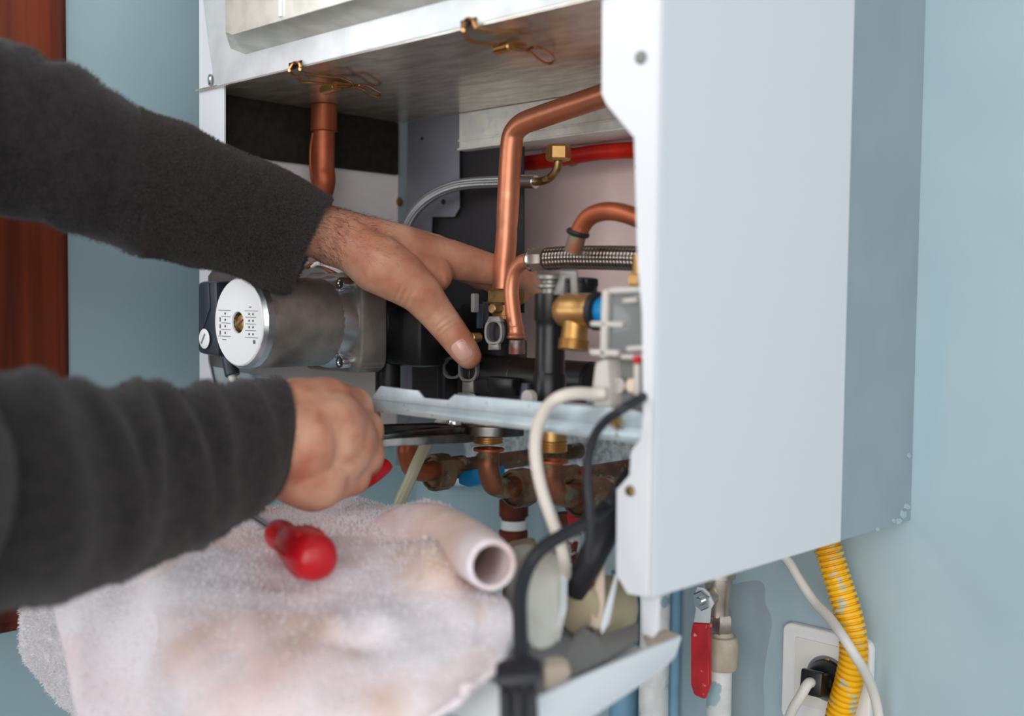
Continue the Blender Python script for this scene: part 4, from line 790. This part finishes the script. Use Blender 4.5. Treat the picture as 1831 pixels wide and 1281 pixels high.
# nail bed
na = (px - 826) * math.cos(th) + (py - 627) * math.sin(th); nb = -(px - 826) * math.sin(th) + (py - 627) * math.cos(th)
rr_ = np.sqrt(np.abs(na / 19) ** 3 + np.abs(nb / 16) ** 3); disp -= .0009 * np.exp(-((rr_ - 1.02) / .13) ** 2) * face_cam * (dd > .87) * (dd < .93)
co2 = co + no * disp[:, None]; off = np.array(ps.location)
me.vertices.foreach_set('co', (co2 - off).ravel()); me.update(); me.materials.clear(); me.materials.append(MT['skin']); me.shade_smooth(); me.name = 'body'
body = bpy.data.objects.new('body', me); COL.objects.link(body); body.parent = ps
# thumbnail laid over its bed
sel = np.where((rr_ < 1.05) & (dd > .87) & (dd < .93) & (face_cam > .1))[0]; cen = co2[sel].mean(0); nn = nrm(no[sel].mean(0))
ta = nrm(PD(832, 640, .918) - PD(803, 597, .918)); ta = nrm(ta - nn * (ta @ nn)); tb = np.cross(nn, ta); V = []; nu_, nv_ = 15, 13
la, lb = 19 * .918 / F, 15.5 * .918 / F
rel = co2[sel] - cen; ra, rb_, rn = rel @ ta, rel @ tb, rel @ nn
A_ = np.stack([np.ones_like(ra), ra, rb_, ra * ra, ra * rb_, rb_ * rb_], 1); cf = np.linalg.lstsq(A_, rn, rcond=None)[0]
for i in range(nu_):
    for j in range(nv_):
        u, v = 2 * i / (nu_ - 1) - 1, 2 * j / (nv_ - 1) - 1; f_ = 1 / max(1e-6, (abs(u) ** 3.4 + abs(v) ** 3.4) ** (1 / 3.4)) * max(abs(u), abs(v)) if (u or v) else 1
        a, b = u * f_ * la, v * f_ * lb; h = cf @ np.array([1, a, b, a * a, a * b, b * b]); V.append(cen + ta * a + tb * b + nn * (h + .00045 - .0006 * max(0, max(abs(u), abs(v)) - .8) * 5 * .5))
g = G(); g.add(V, [(i * nv_ + j, i * nv_ + j + 1, (i + 1) * nv_ + j + 1, (i + 1) * nv_ + j) for i in range(nu_ - 1) for j in range(nv_ - 1)]); obj('thumbnail', g, MT['nail'], ps, 180, label='short thumbnail')
def loft(rings, closed_ends=True):
    g = G(); R = np.array(rings); n_, s_ = R.shape[:2]
    V = R.reshape(-1, 3); Fc = [(i * s_ + j, i * s_ + (j + 1) % s_, (i + 1) * s_ + (j + 1) % s_, (i + 1) * s_ + j) for i in range(n_ - 1) for j in range(s_)]
    return g.add(V, Fc)
def sleeve(edges, tail, folds, cuff_tilt, name, thick=.0035):
    """edges: (upper x, y, lower x, y, depth) from the cuff back to the picture's edge; tail: ('centre', radius) beyond it"""
    C, U, Wd = [], [], []
    for ux, uy, lx, ly, d in edges:
        a, b = PD(ux, uy, d), PD(lx, ly, d); C.append((a + b) / 2); U.append((a - b) / 2)
    for c, r in tail: C.append(np.array(c, float)); U.append(nrm(U[-1]) * r)
    C, U = np.array(C), np.array(U); nn_ = 110; K = resample(np.hstack([C, U]), nn_); C, U = K[:, :3], K[:, 3:]
    T = np.gradient(C, axis=0); T /= np.linalg.norm(T, axis=1)[:, None]; sgn = 40; rings = []
    L = np.r_[0, np.cumsum(np.linalg.norm(np.diff(C, axis=0), axis=1))]
    for i in range(nn_):
        w = nrm(np.cross(U[i], T[i])); vw = nrm(FWD - nrm(U[i]) * (FWD @ nrm(U[i]))); vw = vw * (1 if vw @ w > 0 else -1); w = nrm(w * (1 - cuff_tilt) + vw * cuff_tilt) * np.linalg.norm(U[i]) * .93; rg = []
        for j in range(sgn):
            a = 2 * math.pi * j / sgn; d = U[i] * math.cos(a) + w * math.sin(a)
            f_ = 0
            for (s0, wd, amp, sk_, ph) in folds:
                f_ += amp * math.exp(-((L[i] - s0 - sk_ * math.sin(a + ph)) / wd) ** 2) * (.6 + .4 * math.cos(a - ph))
            nz = mnoise.noise(Vector((C[i] + d) * 22)) * .0026 + mnoise.noise(Vector((C[i] + d) * 70)) * .0008
            rg.append(C[i] + d + nrm(d) * (f_ + nz * min(1, .25 + L[i] / .05)))
        rings.append(rg)
    R = np.array(rings)
    inner = []
    for i in (2, 1, 0):
        pass
    # turned-in hem
    hem = [R[0] + (C[0] - R[0]) * k + T[0] * t for k, t in ((.03, -.0022), (.09, -.0015), (.14, .004), (.18, .02))]
    R = np.concatenate([np.array(hem[::-1]), R]); g = loft(R); return obj(name, g, MT['fleece'], ps, 180)
slL = sleeve([(590, 352, 514, 524, .893), (574, 344, 494, 523, .886), (540, 322, 455, 508, .878), (470, 290, 400, 483, .858), (400, 259, 330, 467, .838), (300, 217, 250, 451, .808), (210, 172, 160, 424, .78), (110, 122, 90, 402, .75), (0, 92, -20, 370, .718), (-120, 60, -150, 340, .685)],
             [((.13, -.70, 1.44), .062), ((.11, -.84, 1.43), .068), ((.10, -.93, 1.40), .075)],
             [(.19, .010, .006, .018, .4), (.215, .009, .008, .022, .9), (.24, .009, .008, .022, .3), (.266, .009, .008, .02, 1.2), (.155, .012, .004, .02, 2.), (.10, .02, .003, .02, 1.), (.292, .010, .008, .02, .2)], .8, 'sleeve')
slR = sleeve([(500, 673, 472, 897, .745), (484, 676, 446, 907, .738), (430, 690, 396, 937, .715), (340, 697, 320, 980, .68), (240, 697, 220, 1022, .64), (130, 690, 100, 1065, .595), (0, 668, -20, 1095, .548), (-160, 640, -190, 1130, .505)],
             [((.395, -.74, 1.25), .062), ((.42, -.85, 1.33), .07), ((.43, -.95, 1.38), .078)],
             [(.055, .009, .006, .02, .6), (.085, .008, .0075, .022, 1.1), (.115, .009, .007, .024, .3), (.15, .009, .0065, .02, 1.3), (.19, .012, .006, .02, .5), (.026, .008, .004, .01, 1.)], .3, 'sleeve')
# red tag at the cuff's inner hem
g = G(); prism(g, QD([(498, 488, .866), (510, 492, .868), (516, 498, .869), (502, 496, .867)]), -FWD, .002); obj('cuff_tag', g, MT['ink_red'], slL)
rg = []
for z, rx, ry, cy in ((.80, .19, .12, -1.02), (.95, .18, .115, -1.02), (1.1, .19, .12, -1.02), (1.25, .205, .125, -1.01), (1.36, .21, .115, -.99), (1.42, .17, .09, -.97), (1.46, .10, .075, -.955), (1.49, .068, .068, -.945), (1.52, .062, .062, -.94)):
    rg.append([(.27 + rx * math.cos(2 * math.pi * k / 36), cy + ry * math.sin(2 * math.pi * k / 36), z) for k in range(36)])
obj('sweater_body', loft(rg), MT['fleece'], ps, 180)
rg = []
for z, r, dy in ((0.0, .06, 0), (.06, .055, 0), (.45, .06, .02), (.82, .085, 0)):
    rg.append([(r * math.cos(2 * math.pi * k / 20), dy + r * 1.1 * math.sin(2 * math.pi * k / 20), z) for k in range(20)])
for s in (-1, 1): obj('trouser_leg', loft([[(.27 + s * .095 + x, -1.02 + y, z) for x, y, z in r] for r in rg]), MT['charcoal'], ps, 180)
g = G(); sph(g, (.27, -.965, 1.685), .085, (1, 1.1, .85)); obj('hair', g, MT['hair'], ps, 180)
for s in (-1, 1):
    g = G(); sph(g, (.27 + s * .03, -.862, 1.648), .0105); obj('eye', g, MT['plate'], ps, 180)
    g = G(); box(g, (.27 + s * .095, -.97, .03), (.085, .25, .06), .02); obj('shoe', g, MT['black_soft'], ps)
g = G(); box(g, (.27, -.842, 1.588), (.045, .008, .008), .003); obj('mouth', g, MT['ink_red'], ps)

def fibres(name, src, n_, length, rad, m, parent, keep=None, lie=0., ldir=None, seed=1, label=None, pts=3):
    """short hairs grown on a mesh: real curve strands"""
    R = np.random.default_rng(seed); me = src.data; me.calc_loop_triangles(); nt = len(me.loop_triangles)
    ti = np.empty(nt * 3, np.int32); me.loop_triangles.foreach_get('vertices', ti); ti = ti.reshape(-1, 3)
    v = np.empty(len(me.vertices) * 3); me.vertices.foreach_get('co', v); v = v.reshape(-1, 3); vn = np.empty(len(me.vertices) * 3); me.vertices.foreach_get('normal', vn); vn = vn.reshape(-1, 3)
    a, b, c = v[ti[:, 0]], v[ti[:, 1]], v[ti[:, 2]]; ar = np.linalg.norm(np.cross(b - a, c - a), axis=1)
    off = np.array(root_of(src).location); ce = (a + b + c) / 3 + off
    if keep is not None:
        q = (ce - CAM) @ RM; x = CX + F * q[:, 0] / -q[:, 2]; y = CY - F * q[:, 1] / -q[:, 2]; ar = ar * keep(x, y, -q[:, 2], (vn[ti[:, 0]] @ FWD))
    k = R.choice(nt, n_, p=ar / ar.sum()); u, w = R.random(n_), R.random(n_); f_ = u + w > 1; u[f_], w[f_] = 1 - u[f_], 1 - w[f_]
    P = a[k] + (b - a)[k] * u[:, None] + (c - a)[k] * w[:, None]; N_ = vn[ti[k, 0]]; N_ /= np.linalg.norm(N_, axis=1)[:, None]
    D1 = N_ * (1 - lie) + R.normal(0, .45, (n_, 3)) * (1 - .5 * lie) + (0 if ldir is None else np.array(ldir) * lie); D1 /= np.linalg.norm(D1, axis=1)[:, None]
    D2 = D1 + R.normal(0, .5, (n_, 3)); D2 /= np.linalg.norm(D2, axis=1)[:, None]; ln = length * R.uniform(.6, 1.3, n_)
    hc = bpy.data.hair_curves.new(name); hc.add_curves([3] * n_)
    Q = np.stack([P - N_ * .0003, P + D1 * ln[:, None] * .5, P + D1 * ln[:, None] * .5 + D2 * ln[:, None] * .5], 1)
    hc.position_data.foreach_set('vector', Q.astype(np.float32).ravel())
    at = hc.attributes.new('radius', 'FLOAT', 'POINT'); at.data.foreach_set('value', np.tile(np.array([1., .8, .35], np.float32) * rad, n_))
    hc.materials.append(m); o = bpy.data.objects.new(name, hc); COL.objects.link(o); o.parent = parent; o['kind'] = 'stuff'
    return o
inb = lambda x, y, d, f: ((x > -40) & (x < 1870) & (y > -40) & (y < 1320)).astype(float)
fibres('fleece_pile', slL, 42000, .0028, .00012, MT['fleece_fib'], slL, lambda x, y, d, f: inb(x, y, d, f) * (f < .35) * (.4 + 1.6 * (x > 250) + 2. * (x > 470)), seed=2)
fibres('fleece_pile', slR, 14000, .0024, .00012, MT['fleece_fib'], slR, lambda x, y, d, f: inb(x, y, d, f) * (f < .35), seed=3)
fibres('arm_hair', body, 1500, .0065, .00006, MT['hair'], ps, lambda x, y, d, f: ((x > 560) & (x < 720) & (y > 340) & (y < 470) & (d > .86) & (d < .97) & (f < .25)) * np.clip((720 - x) / 130, 0, 1), .82, nrm(RIGHT * .8 - UPC * .5 + FWD * .3), seed=4)

# ---------------------------------------------------------------- pliers in the right hand
pr_ = thing('pliers', PD(870, 775, .9), 'dark steel slip-joint pliers with red grips clamped on the brass connector', 'pliers')
def bar(pts, wid, th, name, m, zoff=0.):
    """flat bar along points: width lies level, th is its height"""
    P = resample(np.array(pts, float), 40); T = np.gradient(P[:, :3], axis=0); rg = []
    Wv = np.interp(np.linspace(0, 1, 40), np.linspace(0, 1, len(wid)), wid)
    for i in range(40):
        s = nrm(np.cross(VZ, T[i])) * Wv[i] / 2; c = P[i] + VZ * zoff; h = VZ * th / 2; k = .8
        rg.append([c - s * k - h, c + s * k - h, c + s - h * k, c + s + h * k, c + s * k + h, c - s * k + h, c - s + h * k, c - s - h * k])
    g = loft(rg); s_ = 8; g.f.append(tuple(range(s_))[::-1]); g.f.append(tuple(39 * s_ + j for j in range(s_))); return obj(name, g, MT[m], pr_, 35)
cN = PY(873, 766, -.25); RN = .0125
far = [PD(640, 772, .862), PD(700, 769, .88), PD(780, 767, .895), PD(825, 766, .905), cN + np.array([-.0200, .004, .0015]), cN + np.array([-.008, .0195, .0015])]
bar(far, [.010, .010, .013, .018, .015, .008], .0062, 'far_handle', 'steel_dark', .0012)
near = [PD(640, 792, .835), PD(700, 783, .84), PD(780, 775, .86), PD(835, 771, .87), cN + np.array([.0035, -.0215, .0002]), cN + np.array([.021, -.012, .0002]), cN + np.array([.0275, .008, .0002])]
bar(near, [.010, .011, .012, .014, .013, .012, .010], .0085, 'near_jaw', 'steel_dark')
bar([PD(655, 800, .825), PD(690, 791, .826), PD(760, 787, .835), PD(820, 785, .85), PD(846, 782, .856)], [.010, .010, .011, .012, .005], .0065, 'near_handle', 'steel_dark')
g = G(); p = PD(812, 764, .90); lathe(g, p - VZ * .002, VZ, [(.006, 0), (.006, .006), (.0052, .0078), (.003, .0086), (0, .0088)], 22); obj('pivot_bolt', g, MT['steel'], pr_)
for k in range(5):
    g = G(); box(g, cN + np.array([-.012 + .004 * k, -.0155 + abs(k - 2) * .0012, .0002]), (.0022, .003, .008), .0005); obj('jaw_tooth', g, MT['steel_dark'], pr_)
g = G(); tube(g, [PD(694, 829, .835), PD(684, 838, .832), PD(660, 855, .826), PD(630, 872, .82), PD(590, 882, .815)], [.0048, .0058, .0062, .0062, .006], 18, n=40, hollow=.0022); obj('red_grip', g, MT['red'], pr_, label='red dipped grip')
g = G(); tube(g, [PD(645, 774, .862), PD(635, 775, .858), PD(610, 780, .85), PD(560, 790, .83)], [.004, .006, .0062, .006], 18, n=40); obj('red_grip', g, MT['red'], pr_)

# ---------------------------------------------------------------- towel and screwdriver
def sheet(rows, nu_, nv_, lumps, th, seed, amp=.0016):
    A_ = np.array(rows, float); P = np.array([[PD(*p) for p in r] for r in A_])
    P = np.array([resample(r, nu_) for r in P]); P = np.array([resample(P[:, j], nv_) for j in range(nu_)])   # nu x nv
    P = P.transpose(1, 0, 2); du = np.gradient(P, axis=1); dv = np.gradient(P, axis=0); N_ = np.cross(du, dv); N_ /= np.linalg.norm(N_, axis=2)[..., None] + 1e-12
    if (N_.reshape(-1, 3) @ FWD).mean() > 0: N_ = -N_
    Q = P.copy()
    for i in range(nv_):
        for j in range(nu_):
            v = Vector(P[i, j]); h = mnoise.noise(v * 28 + Vector((seed, 0, 0))) * amp * 2 + mnoise.noise(v * 75 + Vector((seed, 3, 0))) * amp * .5
            q = (P[i, j] - CAM) @ RM; x = CX + F * q[0] / -q[2]; y = CY - F * q[1] / -q[2]
            for lx, ly, sx, sy, a in lumps: h += a * math.exp(-((x - lx) / sx) ** 2 - ((y - ly) / sy) ** 2)
            Q[i, j] += N_[i, j] * h
    B = Q - N_ * th; V = np.concatenate([Q.reshape(-1, 3), B.reshape(-1, 3)]); o = nu_ * nv_; g = G(); Fc = []
    for i in range(nv_ - 1):
        for j in range(nu_ - 1):
            a = i * nu_ + j; Fc += [(a, a + 1, a + nu_ + 1, a + nu_), (o + a + nu_, o + a + nu_ + 1, o + a + 1, o + a)]
    bd = [j for j in range(nu_)] + [i * nu_ + nu_ - 1 for i in range(1, nv_)] + [(nv_ - 1) * nu_ + j for j in range(nu_ - 2, -1, -1)] + [i * nu_ for i in range(nv_ - 2, 0, -1)]
    for k in range(len(bd)): a, b = bd[k], bd[(k + 1) % len(bd)]; Fc.append((b, a, o + a, o + b))
    return g.add(V, Fc)
tw = thing('towel', PD(600, 1100, .66), 'crumpled pinkish white terry towel spread over the open control panel', 'towel')
rows = [
 [(60, 1040, .84), (180, 985, .85), (300, 945, .86), (430, 915, .87), (540, 905, .88), (620, 889, .885), (700, 904, .87), (760, 897, .80), (800, 905, .78), (825, 930, .775), (845, 955, .77), (860, 985, .76)],
 [(90, 1075, .76), (200, 1030, .76), (300, 985, .77), (430, 950, .79), (540, 940, .80), (620, 930, .80), (700, 935, .78), (760, 935, .76), (800, 955, .75), (825, 985, .735), (845, 1015, .725), (862, 1040, .71)],
 [(102, 1110, .72), (200, 1080, .715), (285, 1040, .70), (430, 1010, .72), (540, 1005, .725), (620, 985, .735), (700, 985, .73), (760, 990, .70), (805, 1012, .685), (836, 1035, .69), (872, 1056, .675), (902, 1070, .662)],
 [(112, 1150, .70), (200, 1140, .695), (290, 1100, .66), (430, 1085, .665), (540, 1080, .67), (620, 1065, .68), (700, 1060, .68), (760, 1065, .675), (810, 1075, .66), (850, 1080, .65), (890, 1088, .64), (916, 1098, .63)],
 [(122, 1200, .69), (205, 1200, .685), (296, 1165, .635), (430, 1160, .63), (540, 1155, .63), (620, 1140, .635), (700, 1130, .635), (760, 1130, .635), (810, 1135, .63), (850, 1140, .62), (888, 1146, .61), (913, 1150, .605)],
 [(140, 1275, .68), (225, 1275, .675), (325, 1270, .615), (430, 1260, .60), (540, 1250, .595), (620, 1240, .595), (700, 1230, .595), (760, 1225, .595), (800, 1225, .59), (835, 1215, .585), (862, 1200, .58), (884, 1182, .58)],
 [(160, 1400, .67), (240, 1400, .665), (345, 1400, .60), (430, 1390, .585), (540, 1370, .575), (620, 1350, .575), (690, 1330, .575), (720, 1315, .575), (745, 1298, .575), (765, 1282, .575), (790, 1264, .575), (812, 1246, .575)]]
tm = obj('cloth', sheet(rows, 150, 110, [(600, 1120, 26, 22, .006), (680, 1110, 34, 26, .007), (640, 1150, 40, 12, -.003), (700, 960, 60, 9, -.004), (770, 1010, 18, 60, .004), (860, 1110, 14, 40, -.004), (450, 1130, 22, 90, .003), (238, 1150, 38, 150, -.012), (240, 1120, 8, 50, -.004), (150, 1200, 30, 120, .005), (520, 1040, 60, 16, -.003), (400, 1060, 90, 20, .003)], .004, 5), MT['towel'], tw, 180)
hang = [[(42, 1050, .86), (90, 1045, .86), (150, 1040, .86)], [(38, 1110, .87), (90, 1110, .86), (155, 1110, .85)], [(42, 1165, .87), (100, 1165, .86), (160, 1165, .85)], [(65, 1200, .87), (110, 1205, .86), (170, 1210, .85)], [(100, 1250, .87), (135, 1255, .86), (180, 1260, .85)], [(137, 1276, .87), (155, 1285, .86), (195, 1300, .85)]]
th_ = obj('hanging_end', sheet(hang, 40, 50, [], .004, 9, .0012), MT['towel_w'], tw, 180, label='white terry end hanging behind')
g = G(); tube(g, QD([(660, 972, .80), (715, 955, .785), (775, 957, .755), (838, 982, .705), (880, 1010, .655)]), [.012, .0185, .0205, .0182, .0150], 48, n=60, hollow=.0034)
for i_, v_ in enumerate(g.v):   # soft dents along the roll
    q_ = Vector(v_); s_ = .0034 * mnoise.noise(q_ * 26) + .0012 * mnoise.noise(q_ * 70); dv_ = nrm(UPC * .6 - FWD); g.v[i_] = tuple(np.array(v_) + dv_ * s_)
rl = obj('rolled_edge', g, MT['towel'], tw, 180, label='open roll at the corner')
fibres('terry_pile', th_, 9000, .0036, .00028, MT['towel_fib'], th_, lambda x, y, d, f: inb(x, y, d, f) * (f < .3), seed=6)
fibres('terry_pile', tm, 16000, .0026, .0002, MT['towel_fib'], tm, lambda x, y, d, f: inb(x, y, d, f) * (f < .3) * (.3 + 2.5 * (y < 960)), seed=7)
sd = thing('screwdriver', PD(540, 985, .70), 'red-handled screwdriver lying on the towel under the wrist', 'screwdriver')
E_, S_ = PD(568, 1001, .672), PD(492, 951, .762); ax = nrm(S_ - E_); L_ = np.linalg.norm(S_ - E_); rB = rpx(43, PD(556, 990, .685))
g = G(); lathe(g, E_ - ax * .004, ax, [(0, 0), (rB * .55, .001), (rB * .86, .0045), (rB * 1.0, .012), (rB * 1.0, .03), (rB * .9, .05), (rB * .62, L_ * .68), (rB * .56, L_ * .74), (rB * .66, L_ * .8), (rB * .72, L_ * .88), (rB * .66, L_ * .96), (rB * .4, L_)], 36); h_ = obj('handle', g, MT['red'], sd, 60)
for k in range(6):
    a = 2 * math.pi * k / 6; x, y, z = frame(ax); d = x * math.cos(a) + y * math.sin(a); g = G(); tube(g, [E_ + ax * .014 + d * rB * .995, E_ + ax * .03 + d * rB * .995, E_ + ax * .05 + d * rB * .87], .0016, 8, n=14); obj('grip_rib', g, MT['red'], h_)
g = G(); tube(g, [S_ - ax * .004, PD(440, 916, .82), PD(400, 890, .87)], .0028, 14, n=10); obj('blade', g, MT['steel'], sd)
